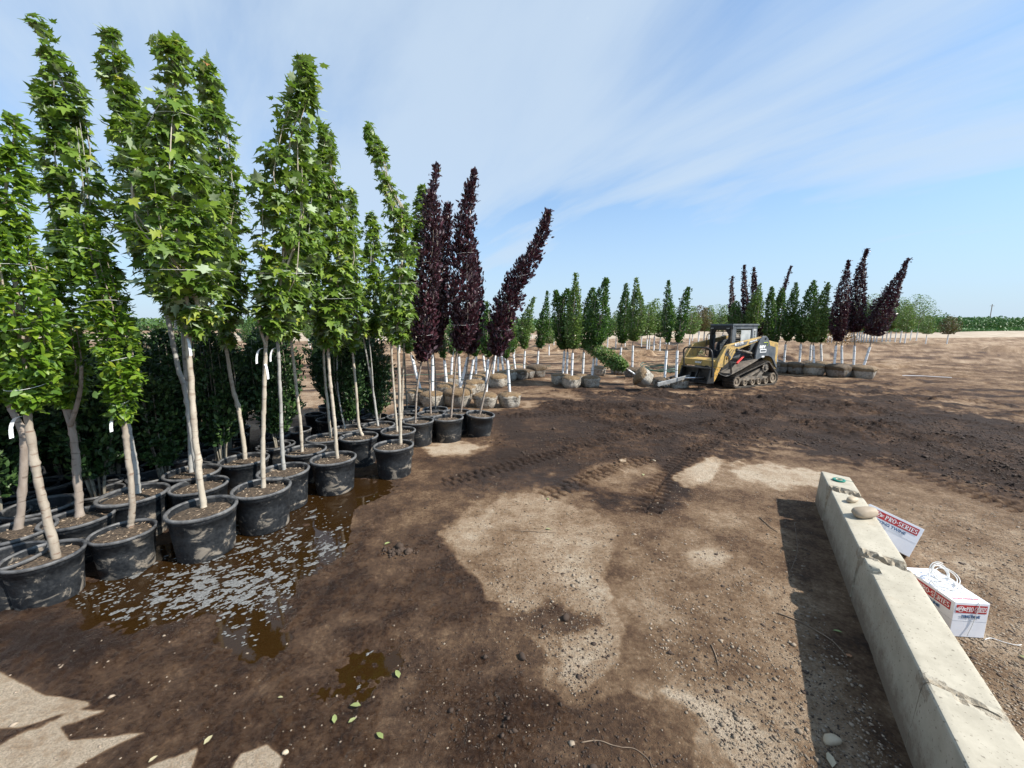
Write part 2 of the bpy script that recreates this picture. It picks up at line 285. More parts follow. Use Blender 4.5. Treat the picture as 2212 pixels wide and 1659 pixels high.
# outlines read off the photo where they lie on level ground: (tone 0 pale, mostly dry .. 1 dark, mostly wet, softness, raggedness, outline)
REG = [
 (0.55, 25, 18, [(-400,810),(1000,795),(1300,812),(1700,806),(2212,790),(2700,790),(2700,2200),(-400,2200)]),
 (0.38, 10, 14, [(300,760),(880,830),(900,870),(640,930),(200,930),(-300,900),(-300,760)]),
 (0.93, 16, 22, [(1000,940),(1090,872),(1300,856),(1500,846),(1700,842),(1950,852),(2212,905),(2600,950),(2600,1150),(2212,1085),(2050,1045),(1900,1010),(1720,965),(1560,985),(1490,1050),(1480,1090),(1430,1108),(1330,1090),(1230,1060),(1060,1000)]),
 (0.76, 10, 14, [(-500,1300),(0,1200),(200,1050),(420,1000),(640,940),(840,900),(1000,870),(1060,900),(1090,940),(1050,1000),(1180,1050),(1080,1062),(1010,1105),(950,1150),(985,1200),(1040,1260),(1100,1330),(1190,1400),(1180,1480),(1230,1520),(1340,1495),(1420,1490),(1560,1530),(1520,1600),(1500,1700),(1500,2100),(-600,2100)]),
 (0.27, 9, 16, [(952,1150),(1010,1110),(1080,1072),(1180,1062),(1260,1100),(1345,1140),(1300,1250),(1350,1345),(1335,1440),(1240,1505),(1195,1470),(1205,1370),(1060,1285),(1035,1240),(985,1195)]),
 (0.42, 22, 22, [(1480,1110),(1560,1010),(1700,1030),(1760,1090),(1740,1300),(1800,1450),(1860,1600),(1900,1800),(1600,1800),(1450,1500),(1370,1300),(1330,1150)]),
 (0.86, 40, 20, [(0,1380),(150,1250),(330,1165),(560,1080),(760,1030),(900,1040),(880,1110),(790,1190),(760,1290),(700,1360),(660,1440),(560,1480),(420,1420),(300,1400),(150,1420)]),
 (0.68, 26, 20, [(1880,1000),(1960,1020),(2212,1080),(2700,1200),(2700,1420),(2212,1200),(2060,1120),(1900,1060)]),
 (0.62, 30, 20, [(1690,1110),(1760,1100),(1830,1280),(1960,1580),(2040,1720),(1960,1760),(1850,1560),(1760,1350)]),  # cast shadow of the wall, darkened into the ground colour as well
 (0.02, 7, 10, [(1560,1012),(1660,1003),(1775,1018),(1768,1046),(1680,1052),(1600,1034)]),
 (0.12, 8, 8, [(1480,1195),(1530,1180),(1580,1200),(1560,1222),(1500,1225)]),
 (0.10, 10, 14, [(1400,1490),(1440,1470),(1520,1500),(1590,1520),(1640,1565),(1715,1610),(1730,1680),(1600,1690),(1540,1590),(1480,1540)]),
 (0.14, 6, 7, [(1235,1235),(1290,1240),(1330,1290),(1290,1310),(1250,1275)]),
 (0.70, 10, 14, [(1110,1330),(1180,1310),(1290,1330),(1300,1350),(1200,1385),(1120,1370)]),
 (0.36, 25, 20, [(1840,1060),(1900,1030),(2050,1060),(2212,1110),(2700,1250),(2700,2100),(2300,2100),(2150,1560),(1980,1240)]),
 (0.08, 6, 7, [(905,962),(960,950),(1062,962),(1000,984),(935,985)]),
 (0.10, 5, 6, [(1500,1000),(1540,985),(1560,1000),(1540,1040),(1480,1050),(1450,1030)]),
 (0.02, 3, 5, [(-60,1445),(0,1455),(60,1478),(95,1500),(190,1522),(100,1552),(40,1570),(-60,1580)]),  # from here pale patches with crisp edges at the lower left
 (0.02, 3, 5, [(-60,1640),(60,1582),(150,1540),(225,1535),(130,1570),(150,1600),(310,1582),(230,1620),(90,1700),(-60,1700)]),
 (0.02, 3, 5, [(270,1690),(330,1650),(425,1618),(400,1690)]),
 (0.02, 3, 5, [(490,1690),(520,1628),(575,1606),(610,1640),(590,1690)]),
 (0.55, 8, 6, [(1288,1000),(1400,985),(1440,1020),(1430,1075),(1330,1065),(1220,1040)]),
 (0.02, 2, 3, [(1336,993),(1352,992),(1356,998),(1340,1000)]),
]
PUD = [(150,1290),(330,1165),(480,1160),(560,1080),(700,1030),(830,1020),(870,1050),(770,1105),(750,1200),(640,1255),(600,1330),(645,1370),(560,1425),(478,1392),(480,1318),(330,1340),(180,1345)]
PUD2 = [(640,1500),(760,1405),(860,1390),(905,1420),(850,1480),(740,1525)]
LANES = [([(1300,852),(1600,858),(1900,880),(2212,935)], 0.4), ([(1250,875),(1600,882),(1900,915),(2212,985)], 0.4), ([(1700,838),(1950,850),(2212,878)], 0.4), ([(1180,1070),(1260,1035),(1330,1010),(1400,990)], 0.36), ([(960,1040),(1090,1010),(1180,985),(1290,955),(1420,930),(1560,905),(1700,880)], 0.36), ([(1130,1050),(1230,1020),(1300,990),(1400,965)], 0.0),
         ([(1395,1105),(1425,1050),(1455,1010),(1490,980),(1560,940),(1650,905)], 0.36), ([(1820,905),(1950,945),(2100,1000),(2230,1060)], 0.4), ([(1700,935),(1850,975),(2000,1030),(2200,1100)], 0.4), ([(1560,950),(1400,905),(1250,890),(1100,900)], 0.4)]
def ground_fields(X, Y):
    r = np.hypot(X, Y)
    Yc = np.maximum(Y, 0.55); px, py = PX(X, Yc)
    n1 = fbm(X * 2.2, Y * 2.2, 5, 3); n0 = fbm(X * 0.7 + 5, Y * 0.7, 4, 9); n2 = fbm(X * 9, Y * 9, 4, 21)
    wob = 0.30 * n0 + 0.38 * n1 + 0.32 * n2
    # far field: tan with streaks that run across the view
    st = fbm(X * 0.16 + 3, Y * 0.9, 5, 31); st2 = fbm(X * 0.5, Y * 2.2, 4, 33)
    tone = 0.42 + 0.60 * smooth(0.52, 0.66, 0.6 * st + 0.4 * st2) * smooth(70, 18, r) + 0.15 * (st2 - 0.5)
    front = Y > 0.3
    for v, so, am, pl in REG:
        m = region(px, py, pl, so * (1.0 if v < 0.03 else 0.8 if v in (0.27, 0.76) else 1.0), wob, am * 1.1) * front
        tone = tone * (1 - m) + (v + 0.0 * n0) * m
    tone = tone + (n0 - 0.5) * 0.30 * (tone > 0.1) + (n1 - 0.5) * 0.55 + (n2 - 0.5) * 0.25
    st3 = smooth(0.52, 0.68, 0.55 * fbm(X * 0.22 + 9, Y * 1.1, 5, 61) + 0.45 * fbm(X * 0.9, Y * 3.0, 4, 63))
    band = smooth(8.0, 10.0, r) * smooth(30, 17, r) * (tone < 0.75)
    tone = tone + 0.38 * st3 * band
    tan = 0.0
    mud = smooth(0.62, 0.9, tone)
    h = (fbm(X * 0.13, Y * 0.13, 3, 41) - 0.5) * 0.10 * smooth(8, 14, r)
    mounds = smooth(0.52, 0.8, fbm(X * 0.45, Y * 0.6, 4, 45)) * 0.38 * smooth(17, 22, Y) * smooth(75, 40, Y) * smooth(26, 10, np.abs(X - 3))
    mounds += smooth(0.5, 0.75, fbm(X * 0.3, Y * 0.4, 4, 47)) * 0.45 * smooth(24, 30, Y) * smooth(48, 38, Y) * smooth(10, 18, X) * smooth(48, 36, X)
    h += mounds
    h += (n1 - 0.5) * 0.02 + (n2 - 0.5) * 0.008
    clod = np.abs(fbm(X * 6, Y * 6, 4, 51) - 0.5) * 2; clod2 = fbm(X * 22, Y * 22, 3, 53)
    nearmud = region(px, py, REG[2][3], 20, wob, 22) * front
    dk = smooth(0.45, 0.62, fbm(X * 0.9, Y * 0.9, 3, 57)) * (0.35 + 0.65 * smooth(7, 9, np.hypot(X * 0.5, Y)))
    rg = 1 - np.abs(fbm(X * 3.1 + 7, Y * 5.5, 5, 81) - 0.5) * 2; h += nearmud * (0.10 + dk) * ((1 - clod) * 0.05 + rg ** 3 * 0.085 - 0.05 + (clod2 - 0.5) * 0.045)
    h += (1 - nearmud) * mud * ((clod2 - 0.5) * 0.020 + smooth(.58, .75, fbm(X * 14, Y * 14, 3, 83)) * 0.012 + (fbm(X * 4.5, Y * 4.5, 4, 87) - .5) * 0.035) * (r < 12)
    h += smooth(9, 14, r) * smooth(60, 25, r) * (fbm(X * 1.3, Y * 2.6, 5, 71) - 0.5) * 0.20 * (px > 1350)
    for pl, wd in LANES:
        if wd == 0: continue
        W = np.array([G(a, b)[:2] for a, b in pl]); acc = 0
        best = np.full(X.shape, 9.0); along = np.zeros(X.shape); side = np.zeros(X.shape); s0 = 0
        for a, b in zip(W[:-1], W[1:]):
            e = b - a; Lg = np.hypot(*e); e = e / Lg; t = (X - a[0]) * e[0] + (Y - a[1]) * e[1]; q = (X - a[0]) * -e[1] + (Y - a[1]) * e[0]
            d = np.where((t > -0.05) & (t < Lg + 0.05), np.abs(q), 9.0); k = d < best
            best = np.where(k, d, best); along = np.where(k, s0 + t, along); side = np.where(k, q, side); s0 += Lg
        inl = smooth(wd / 2, wd / 2 - 0.06, best); bar = smooth(0.30, 0.42, np.abs(((along + 0.02 * (n1 - 0.5) + 0.05 * (side > 0)) / 0.12) % 1 - 0.5) * 2) * (np.abs(side) > 0.015)
        lane_r = inl * smooth(0.22, 0.45, n0 * 0.6 + n1 * 0.5)
        h += lane_r * (0.022 * bar - 0.020 + 0.012 * (n2 - 0.5)); tone = tone + lane_r * (0.24 - 0.20 * bar) * (tone > 0.3)  # tread grooves shaded by a darker tone, besides their depth
    pud = region(px, py, PUD, 34, wob, 16) * front; pud2 = region(px, py, PUD2, 40, wob, 18) * front
    pud = np.maximum(pud, 0.60 * pud2)
    h = h * (1 - 0.35 * pud) - 0.026 * pud
    wet = smooth(0.55, 0.8, tone) * smooth(6.5, 4.0, r) * (px < 1250)
    tone = np.where(pud > 0.3, np.clip(tone, 0.6, 0.8), tone)
    return h, np.clip(tone, 0, 1.1), np.clip(wet, 0, 1), pud, mounds
def gz(x, y):
    h = ground_fields(np.array([float(x)]), np.array([float(y)]))[0]; return float(h[0])
th = np.concatenate([np.linspace(-68, 68, 860), np.linspace(68, 292, 60)[1:-1]]); th = np.radians(th)
rr_ = np.concatenate([[0.02], np.geomspace(0.55, 32, 1050), np.geomspace(32, 3000, 90)[1:]])
TH, RR = np.meshgrid(th, rr_); GX = RR * np.sin(TH); GY = RR * np.cos(TH)
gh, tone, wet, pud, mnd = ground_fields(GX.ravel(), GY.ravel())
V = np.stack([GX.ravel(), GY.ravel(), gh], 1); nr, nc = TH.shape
i = np.arange(nr - 1)[:, None] * nc; j = np.arange(nc)[None, :]; j2 = (j + 1) % nc
Q = np.stack([i + j, i + j2, i + nc + j2, i + nc + j], -1).reshape(-1, 4)[:, ::-1]
m, t, p, o = mat('dirt'); geo = t.nodes.new('ShaderNodeNewGeometry').outputs['Position']
a_t = attr(t, 'tone'); fine = noise(t, 30, 8, 0.78, geo); fine2 = noise(t, 120, 5, 0.75, geo); mid = noise(t, 6, 8, 0.70, geo)
f = mth(t, 'ADD', a_t, mth(t, 'MULTIPLY', mth(t, 'SUBTRACT', fine, 0.5), 1.05)); f = mth(t, 'ADD', f, mth(t, 'MULTIPLY', mth(t, 'SUBTRACT', mid, 0.5), 0.70))
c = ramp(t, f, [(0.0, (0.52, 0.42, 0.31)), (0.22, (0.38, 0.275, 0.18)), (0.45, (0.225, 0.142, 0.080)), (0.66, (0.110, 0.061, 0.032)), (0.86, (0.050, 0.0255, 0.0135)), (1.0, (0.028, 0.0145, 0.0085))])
c = mixc(t, ramp(t, fine2, [(0.60, (0, 0, 0)), (0.72, (0.6, 0.6, 0.6))]), c, (0.36, 0.29, 0.21)) if False else c
sc_ = ramp(t, fine2, [(0.34, (0.50, 0.50, 0.50)), (0.66, (1.42, 1.42, 1.42))]); c = mixc(t, 1.0, c, sc_, 'MULTIPLY')
vo = t.nodes.new('ShaderNodeTexVoronoi'); vo.inputs['Scale'].default_value = 42; t.links.new(geo, vo.inputs['Vector'])
pe = ramp(t, vo.outputs['Distance'], [(0.16, (1, 1, 1)), (0.26, (0, 0, 0))]); sel = ramp(t, vo.outputs['Color'], [(0.60, (0, 0, 0)), (0.66, (1, 1, 1))])
gm = ramp(t, f, [(0.15, (0.1, 0.1, 0.1)), (0.35, (0.7, 0.7, 0.7)), (0.62, (0.15, 0.15, 0.15))]); pm = mth(t, 'MULTIPLY', mth(t, 'MULTIPLY', pe, sel), gm)
c = mixc(t, pm, c, mixc(t, vo.outputs['Color'], (0.16, 0.12, 0.085), (0.42, 0.34, 0.25)))
t.links.new(c, p.inputs['Base Color'])
a_w = attr(t, 'wet'); rw = ramp(t, mth(t, 'ADD', mth(t, 'MULTIPLY', a_w, 0.7), mth(t, 'MULTIPLY', mth(t, 'SUBTRACT', fine, 0.5), 1.2)), [(0.15, (0.92, 0.92, 0.92)), (0.8, (0.17, 0.17, 0.17))])
t.links.new(rw, p.inputs['Roughness']); p.inputs['Specular IOR Level'].default_value = 0.35
hh = mth(t, 'ADD', mth(t, 'MULTIPLY', fine, 1.0), mth(t, 'MULTIPLY', fine2, 0.35)); hh = mth(t, 'ADD', hh, mth(t, 'MULTIPLY', pm, 0.5)); bump(t, p, hh, 0.95, 0.035); M['dirt'] = m
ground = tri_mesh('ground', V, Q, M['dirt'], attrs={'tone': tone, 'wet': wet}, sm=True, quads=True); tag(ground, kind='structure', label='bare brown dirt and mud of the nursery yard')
del V, Q

# standing water between and before the pots, dirty and dotted with foam
m, t, p, o = mat('muddy_water'); geo = t.nodes.new('ShaderNodeNewGeometry').outputs['Position']
p.inputs['Base Color'].default_value = (0.085, 0.042, 0.012, 1); p.inputs['Roughness'].default_value = 0.04; p.inputs['IOR'].default_value = 1.33
bump(t, p, noise(t, 9, 2, 0.5, geo), 0.05, 0.01)
tr = t.nodes.new('ShaderNodeBsdfTransparent'); tr.inputs[0].default_value = (0.72, 0.54, 0.32, 1); gl = t.nodes.new('ShaderNodeBsdfGlossy'); gl.inputs['Roughness'].default_value = 0.03
fr = t.nodes.new('ShaderNodeFresnel'); fr.inputs[0].default_value = 1.36; mxw = t.nodes.new('ShaderNodeMixShader'); t.links.new(fr.outputs[0], mxw.inputs[0])
mur = t.nodes.new('ShaderNodeMixShader'); mur.inputs[0].default_value = 0.30; t.links.new(tr.outputs[0], mur.inputs[1]); t.links.new(p.outputs[0], mur.inputs[2])
t.links.new(mur.outputs[0], mxw.inputs[1]); t.links.new(gl.outputs[0], mxw.inputs[2])
t.links.new(mxw.outputs[0], o.inputs[0]); M['water'] = m
xs = np.linspace(-3.6, -0.2, 90); ys = np.linspace(1.4, 6.2, 120); XX, YY = np.meshgrid(xs, ys)
_, _, _, pf, _ = ground_fields(XX.ravel(), YY.ravel()); pf = pf.reshape(XX.shape)
WZ = -0.012; keep = (pf[:-1, :-1] + pf[1:, 1:] + pf[1:, :-1] + pf[:-1, 1:]) > 0.05
ii, jj = np.nonzero(keep); nc2 = XX.shape[1]
Q = np.stack([ii*nc2+jj, ii*nc2+jj+1, (ii+1)*nc2+jj+1, (ii+1)*nc2+jj], -1)
wat = tri_mesh('puddle', np.stack([XX.ravel(), YY.ravel(), np.full(XX.size, WZ)], 1), Q, M['water'], quads=True); tag(wat, kind='structure', label='shallow brown puddle in front of the pots')
# foam: many small ragged discs floating on the water
simple('foam', (0.09, 0.09, 0.085), (0.24, 0.24, 0.235), 90, 0.5, 0.3)
fv = []; ff = []; cnt = 0
for k in range(13000):
    cx = rng.uniform(150, 900); cy = rng.uniform(1030, 1500); d = fbm(np.array([cx / 60]), np.array([cy / 30]), 3, 5)[0]
    core = math.exp(-((cx - 470) / 170) ** 2 - ((cy - 1275) / 60) ** 2) + 0.40 * math.exp(-((cx - 640) / 160) ** 2 - ((cy - 1180) / 70) ** 2) + 0.22 * math.exp(-((cx - 280) / 120) ** 2 - ((cy - 1310) / 45) ** 2) + 0.12
    if d * core * 1.9 < rng.uniform(0.12, 1.0): continue
    g = G(cx, cy, WZ); hx = ground_fields(np.array([g[0]]), np.array([g[1]]))
    if hx[3][0] < 0.35 or hx[0][0] > WZ + 0.001: continue
    rad = rng.uniform(0.0025, 0.010) * (1 + 2.2 * (rng.random() < 0.22 * core)); n = 9; ph = rng.uniform(0, 6.28, 3); base = len(fv); el = rng.uniform(1.0, 1.9)
    for q in range(n):
        a = 2 * math.pi * q / n; r = rad * (1 + 0.35 * math.sin(2*a + ph[0]) + 0.25 * math.sin(3*a + ph[1])); ex, ey = r * math.cos(a) * el, r * math.sin(a)
        fv.append((g[0] + ex * 0.8 - ey * 0.6, g[1] + ex * 0.6 + ey * 0.8, WZ + 0.003))
    fv.append((g[0], g[1], WZ + 0.006)); c0 = len(fv) - 1
    ff += [(base + q, base + (q+1) % n, c0) for q in range(n)]
foam = tri_mesh('foam', np.array(fv), np.array(ff), M['foam'], sm=True); tag(foam, label='grey white foam bubbles drifting on the brown puddle', cat='foam', kind='stuff')

# ------------------------------------------------------------------ leaves, crowns, trunks
def T_leaf(kind):
    if kind == 'maple':
        hf = [(0.0, 0.0), (0.20, -0.07), (0.21, 0.12), (0.52, 0.20), (0.30, 0.40), (0.40, 0.62), (0.16, 0.60), (0.0, 1.0)]
        P = hf + [(-x, y) for x, y in hf[-2:0:-1]] + [(0, 0.36)]; n = len(P) - 1
        V = np.array([(x, y, 0.42 * abs(x) - 0.75 * x * x - 0.38 * y * y) for x, y in P]); T = [(n, i, (i+1) % n) for i in range(n)]
        return V, np.array(T)
    if kind == 'oval':
        V = np.array([(0,0,0), (0,0.5,-0.03), (0,1,-0.16), (0.24,0.34,0.05), (0.18,0.72,-0.02), (-0.24,0.34,0.05), (-0.18,0.72,-0.02)], float)
        return V, np.array([(0,3,1),(3,4,1),(4,2,1),(0,1,5),(5,1,6),(6,1,2)])
    V = np.array([(0,0,0), (0.31,0.48,0.09), (0,1,-0.12), (-0.31,0.48,0.09)], float)
    return V, np.array([(0,1,2),(0,2,3)])
TL = {k: T_leaf(k) for k in ('maple', 'oval', 'dia')}; AREA = dict(maple=0.42, oval=0.27, dia=0.30)
def nrm(a): return a / (np.linalg.norm(a, axis=-1, keepdims=True) + 1e-9)
def leaves(name, P, D, Nn, S, kind, matn, parent, rnd=None):
    V0, T0 = TL[kind]; n = len(P); D = nrm(D); Nn = nrm(Nn - D * (Nn * D).sum(1)[:, None]); Xx = np.cross(D, Nn)
    V = (P[:, None, :] + S[:, None, None] * (V0[None, :, 0:1] * Xx[:, None, :] + V0[None, :, 1:2] * D[:, None, :] + V0[None, :, 2:3] * Nn[:, None, :])).reshape(-1, 3)
    T = (T0[None] + (np.arange(n) * len(V0))[:, None, None]).reshape(-1, 3)
    if rnd is None: rnd = rng.random(n)
    return tri_mesh(name, V, T, M[matn], parent, attrs={'rnd': np.repeat(rnd, len(V0))})
def path_at(P, s):
    k = np.clip((s * (len(P) - 1)).astype(int), 0, len(P) - 2); f = s * (len(P) - 1) - k
    return P[k] * (1 - f)[:, None] + P[k+1] * f[:, None], nrm(P[k+1] - P[k])
def crown_points(path, rad, n, lump, seed, inner=0.25):
    """points spread through a tapering, uneven volume about a path; denser towards its outside"""
    P = smooth_path(path, 8); Rr = np.interp(np.linspace(0, 1, len(P)), np.linspace(0, 1, len(rad)), rad)
    w_ = Rr + 0.02; cdf = np.cumsum(w_) / w_.sum(); s = np.interp(rng.random(n), cdf, np.linspace(0, 1, len(P)))
    c, tn = path_at(P, s); rad_s = np.interp(s, np.linspace(0, 1, len(P)), Rr)
    a = np.cross(tn, np.array([0.2, 1.0, 0.1])); a = nrm(a); b = np.cross(tn, a); th = rng.random(n) * 2 * np.pi
    k = inner + (1 - inner) * rng.random(n) ** 0.55
    length = np.linalg.norm(np.diff(P, axis=0), axis=1).sum(); Rm = max(rad)
    lm = 1.02 + lump * (vn(th * 1.9 + 40, s * length / max(Rm, .05) * 1.1, seed) + vn((th + 6.283) * 1.9 + 40 - 11.94, s * length / max(Rm, .05) * 2.3, seed + 3) - 1.0) * 1.3
    lm = np.clip(lm, 0.45, 1.16)
    out = a * np.cos(th)[:, None] + b * np.sin(th)[:, None]
    return c + out * (rad_s * k * lm)[:, None], out, tn, s
def make_crown(parent, path, rad, size, kind, matn, cover=3.0, lump=0.35, al=0.6, be=0.3, dn=0.35, rn=0.5, seed=1, name='crown', tuft=1, nu=0.55, no=0.75, flip=0.0, stray=0.03, inner=0.25, nmax=9000):
    path = np.array(path, float); L_ = np.linalg.norm(np.diff(path, axis=0), axis=1).sum(); rm = np.mean(rad)
    n = int(min(nmax, cover * 2 * math.pi * rm * L_ / (AREA[kind] * size * size)))
    nt_ = max(8, n // tuft); P, out, tn, s = crown_points(path, rad, nt_, lump, seed, inner)
    if tuft > 1:
        idx = rng.integers(0, nt_, n); P, out, tn, s = P[idx], out[idx], tn[idx], s[idx]; j = nrm(rng.normal(0, 1, (n, 3))) * size * 0.42; P = P + j; out = nrm(out + j / size * 1.5)
    else: n = nt_
    up = np.array([0, 0, 1.0]); D = out * al + tn * be - up * dn + rng.normal(0, rn, (n, 3)) * 0.6
    Nn = up * nu + out * no + rng.normal(0, rn, (n, 3)) * 0.55
    S = size * rng.uniform(0.5, 1.2, n) * (0.75 + 0.25 * (1 - s))
    Nn = np.where((rng.random(n) < flip)[:, None], -Nn, Nn)
    k = rng.random(n) < stray; P[k] += out[k] * size * rng.uniform(0.2, 0.75, (k.sum(), 1))
    rnd = np.clip(rng.random(n) * 0.8 + 0.2 * vn(P[:, 0] * 5, P[:, 2] * 5, seed) + 0.10 * (s > 0.93), 0, 1)
    P = P - D / np.linalg.norm(D, axis=1)[:, None] * S[:, None] * 0.35
    return leaves(name, P, D, Nn, S, kind, matn, parent, rnd)
def add_branches(mb, path, rad, r0, nb, seed=0):
    P = smooth_path(path, 6); rs = np.random.default_rng(seed)
    Rr = np.interp(np.linspace(0, 1, len(P)), np.linspace(0, 1, len(rad)), rad)
    for k in range(nb):
        a0 = rs.uniform(0, 6.28); s0 = rs.uniform(0, 0.45); s1 = min(0.98, s0 + rs.uniform(0.3, 0.5)); i0, i1 = int(s0 * (len(P)-1)), int(s1 * (len(P)-1))
        if i1 - i0 < 2: continue
        pts = []
        for q, i in enumerate(range(i0, i1 + 1)):
            t = q / (i1 - i0); e = min(1, t * 2.5) * 0.72 * Rr[i]; pts.append(P[i] + np.array([math.cos(a0) * e, math.sin(a0) * e, 0.02 * math.sin(t * 9)]))
        mb.tube(pts, list(np.linspace(r0, r0 * 0.3, len(pts))), 5, cap=False)
def knotted(pts, r0, r1, seed):
    P = smooth_path(pts, 14); k = len(P); rs = np.random.default_rng(seed); d = rs.normal(0, 1, (k, 3)); d[:, 2] = 0
    d = np.cumsum(d, 0); d -= np.linspace(0, 1, k)[:, None] * d[-1]; P = P + d * r0 * 0.05
    Rr = np.linspace(r0, r1, k) * (1 + 0.05 * rs.normal(0, 1, k)); Rr[:3] *= [1.35, 1.15, 1.05]
    for q in rs.integers(3, k, max(2, k // 5)): Rr[q] *= 1.14
    return P, list(Rr)

# ------------------------------------------------------------------ pots
def pot_parts(parent, D, seed=0, hr=0.79, soil=True, tilt=0):
    r = D / 2; h = D * hr; mb = MB(); b = r * 0.80; rs = np.random.default_rng(seed); ph = rs.uniform(0, 6.28)
    prof = [(b * 0.6, 0.0), (b * 0.97, 0.0), (b, h * 0.03), (b + (r*0.93-b) * 0.55, h * 0.55), (b + (r*0.93-b) * 0.57, h * 0.57), (r * 0.925, h * 0.84), (r * 0.95, h * 0.85), (r * 0.955, h * 0.93)]
    mb.lathe(prof, 40, wob=lambda t, s: 0.012 * math.sin(2*t + ph) * s + 0.008 * math.sin(5 * t) * (1 - s))
    mb.lathe([(r * 0.90, h * 0.97), (r * 0.885, h * 0.80), (b * 0.95, h * 0.15), (0.001, h * 0.13)], 40)
    po = mb.build('pot', M['pot_plastic'], parent, sm=True)
    rm = MB().lathe([(r * 0.955, h * 0.93), (r * 0.985, h * 0.93), (r, h * 0.955), (r, h * 0.985), (r * 0.98, h), (r * 0.93, h), (r * 0.90, h * 0.985), (r * 0.895, h * 0.955), (r * 0.90, h * 0.94)], 40, wob=lambda t, s: 0.012 * math.sin(2*t + ph)).build('rim', M['pot_rim'], po, sm=True)
    if soil:
        so_ = MB(); sz = h * (0.84 + 0.03 * rs.random()) if soil is True else h * soil
        so_.lathe([(r * 0.892, sz), (r * 0.7, sz + 0.012), (r * 0.35, sz + 0.02), (0.001, sz + 0.025)], 26, wob=lambda t, s: 0)
        k = 70; nv = len(so_.v)
        for q in range(k):
            a = rs.uniform(0, 6.28); d = r * 0.84 * math.sqrt(rs.random()); x, y = d * math.cos(a), d * math.sin(a); s = rs.uniform(0.006, 0.022); a2 = rs.uniform(0, 3.14); e = rs.uniform(0.2, 0.6)
            zc = sz + 0.024 - 0.02 * d / r + rs.uniform(0, 0.006); c_, s_2 = math.cos(a2), math.sin(a2)
            so_.add([(x + c_*s, y + s_2*s, zc + rs.uniform(0, .012)), (x - s_2*s*e, y + c_*s*e, zc), (x - c_*s, y - s_2*s, zc + rs.uniform(0, .006)), (x + s_2*s*e, y - c_*s*e, zc + 0.004)], [(0, 1, 2, 3)], 1)
        so_.build('soil', [M['soil'], M['chips']], parent, sm=False)
    return h
def strip(parent, name, p0, d, ln, wd, mt):
    """a thin ribbon that hangs in a curve"""
    mb = MB(); pts = []
    for q in range(9):
        t = q / 8; pts.append(np.array(p0) + np.array([d[0] * math.sin(t * 1.6) * ln * 0.6, d[1] * math.sin(t * 1.6) * ln * 0.6, -ln * t ** 1.4 * 0.9 + 0.12 * ln * math.sin(t * 3)]))
    V = []; Fc = []
    for q, p_ in enumerate(pts): V += [tuple(p_ + np.array([0, wd / 2, 0.004])), tuple(p_ - np.array([wd * .3, wd / 2, 0]))]
    for q in range(8): Fc.append((2*q, 2*q+1, 2*q+3, 2*q+2))
    mb.add(V, Fc); o = mb.build(name, M[mt], parent); s = o.modifiers.new('t', 'SOLIDIFY'); s.thickness = 0.0015; return o
# ------------------------------------------------------------------ trees in black pots
WL = -0.012
def potted(name, label, cat, pot, D, trunk, tr, crown, kind, lm, size, bark, group=None, cover=3.0, extra=None, tags=0, ties=0, tilt=(0, 0), seed=1, rs=1.0, **kw):
    up_ = 0.075 * F / G(pot[0], pot[1], .4)[1]; lp_ = kw.pop('shrink', 0.30) * size * F / G(pot[0], pot[1], .4)[1]; crown = [(x, y - (up_ if i == 0 else up_ * .6 if i == 1 else 0), max(r * .3, (r * (.85 if i < 2 else 1) - lp_) * rs)) for i, (x, y, r) in enumerate(crown)]; tr = tr * 0.84
    """pot: rim centre in the photo; trunk: (x, y) up from the soil; crown: (x, y, half width) from the bottom up"""
    hp = D * 0.79; c = G(pot[0], pot[1], hp); root = empty(name, (c[0], c[1], WL), 0, label, cat, group); O = np.array([c[0], c[1], WL])
    ps = empty  # noqa
    h = pot_parts(root, D, seed)
    for ch in root.children:
        ch.rotation_euler = (tilt[0], tilt[1], 0)
    b = G(trunk[0][0], trunk[0][1], hp * 0.86); off = b[:2] - c[:2]; L_ = np.hypot(*off)
    if L_ > D * 0.3: off *= D * 0.3 / L_
    Yb = c[1] + off[1]; base = np.array([c[0] + off[0], Yb, hp * 0.84 - 0.03])
    pts = [base - O] + [PY(x, y, Yb) - O for x, y in trunk[1:]]
    cp = [PY(x, y, Yb) - O for x, y, _ in crown]; rad = [0.5 * (PY(x + r, y, Yb)[0] - PY(x - r, y, Yb)[0]) for x, y, r in crown]
    mb = MB(); P, Rr = knotted(pts, tr, tr * 0.72, seed); mb.tube(P, Rr, 12)
    lead = smooth_path([pts[-1]] + cp[1:], 6); mb.tube(lead, list(np.linspace(tr * 0.7, 0.004, len(lead))), 6)
    for s in (extra or []):
        q = [PY(x, y, Yb - 0.02) - O for x, y in s]; mb.tube(smooth_path(q, 8), list(np.linspace(tr * 0.62, tr * 0.4, len(smooth_path(q, 8)))), 8)
    add_branches(mb, cp, rad, max(0.006, tr * 0.3), 9, seed)
    mb.build('trunk', M[bark], root, sm=True)
    kw.pop('shrink', None); make_crown(root, cp, rad, size, kind, lm, cover=cover, seed=seed, **kw)
    if ties:
        mt = MB(); 
        for k in range(ties):
            s = (k + 0.6) / (ties + 0.4); Pp, _ = path_at(np.array(cp), np.array([s])); rq = np.interp(s, np.linspace(0, 1, len(rad)), rad) * 0.98
            ring = [Pp[0] + np.array([math.cos(a) * rq, math.sin(a) * rq, 0.03 * math.sin(a + k)]) for a in np.linspace(0, 6.283, 26)]
            MB().tube(ring, 0.0015, 4, cap=False).build('twine', M['white_string'], root)
    for k in range(tags):
        q = P[int(len(P) * (0.93 - 0.1 * k))]; strip(root, 'tag', q + np.array([tr * 0.6 * (1 if k else -1), -tr, 0]), (-0.5 if not k else 0.4, -0.3), 0.17, 0.022, 'guard_plastic')
    return root
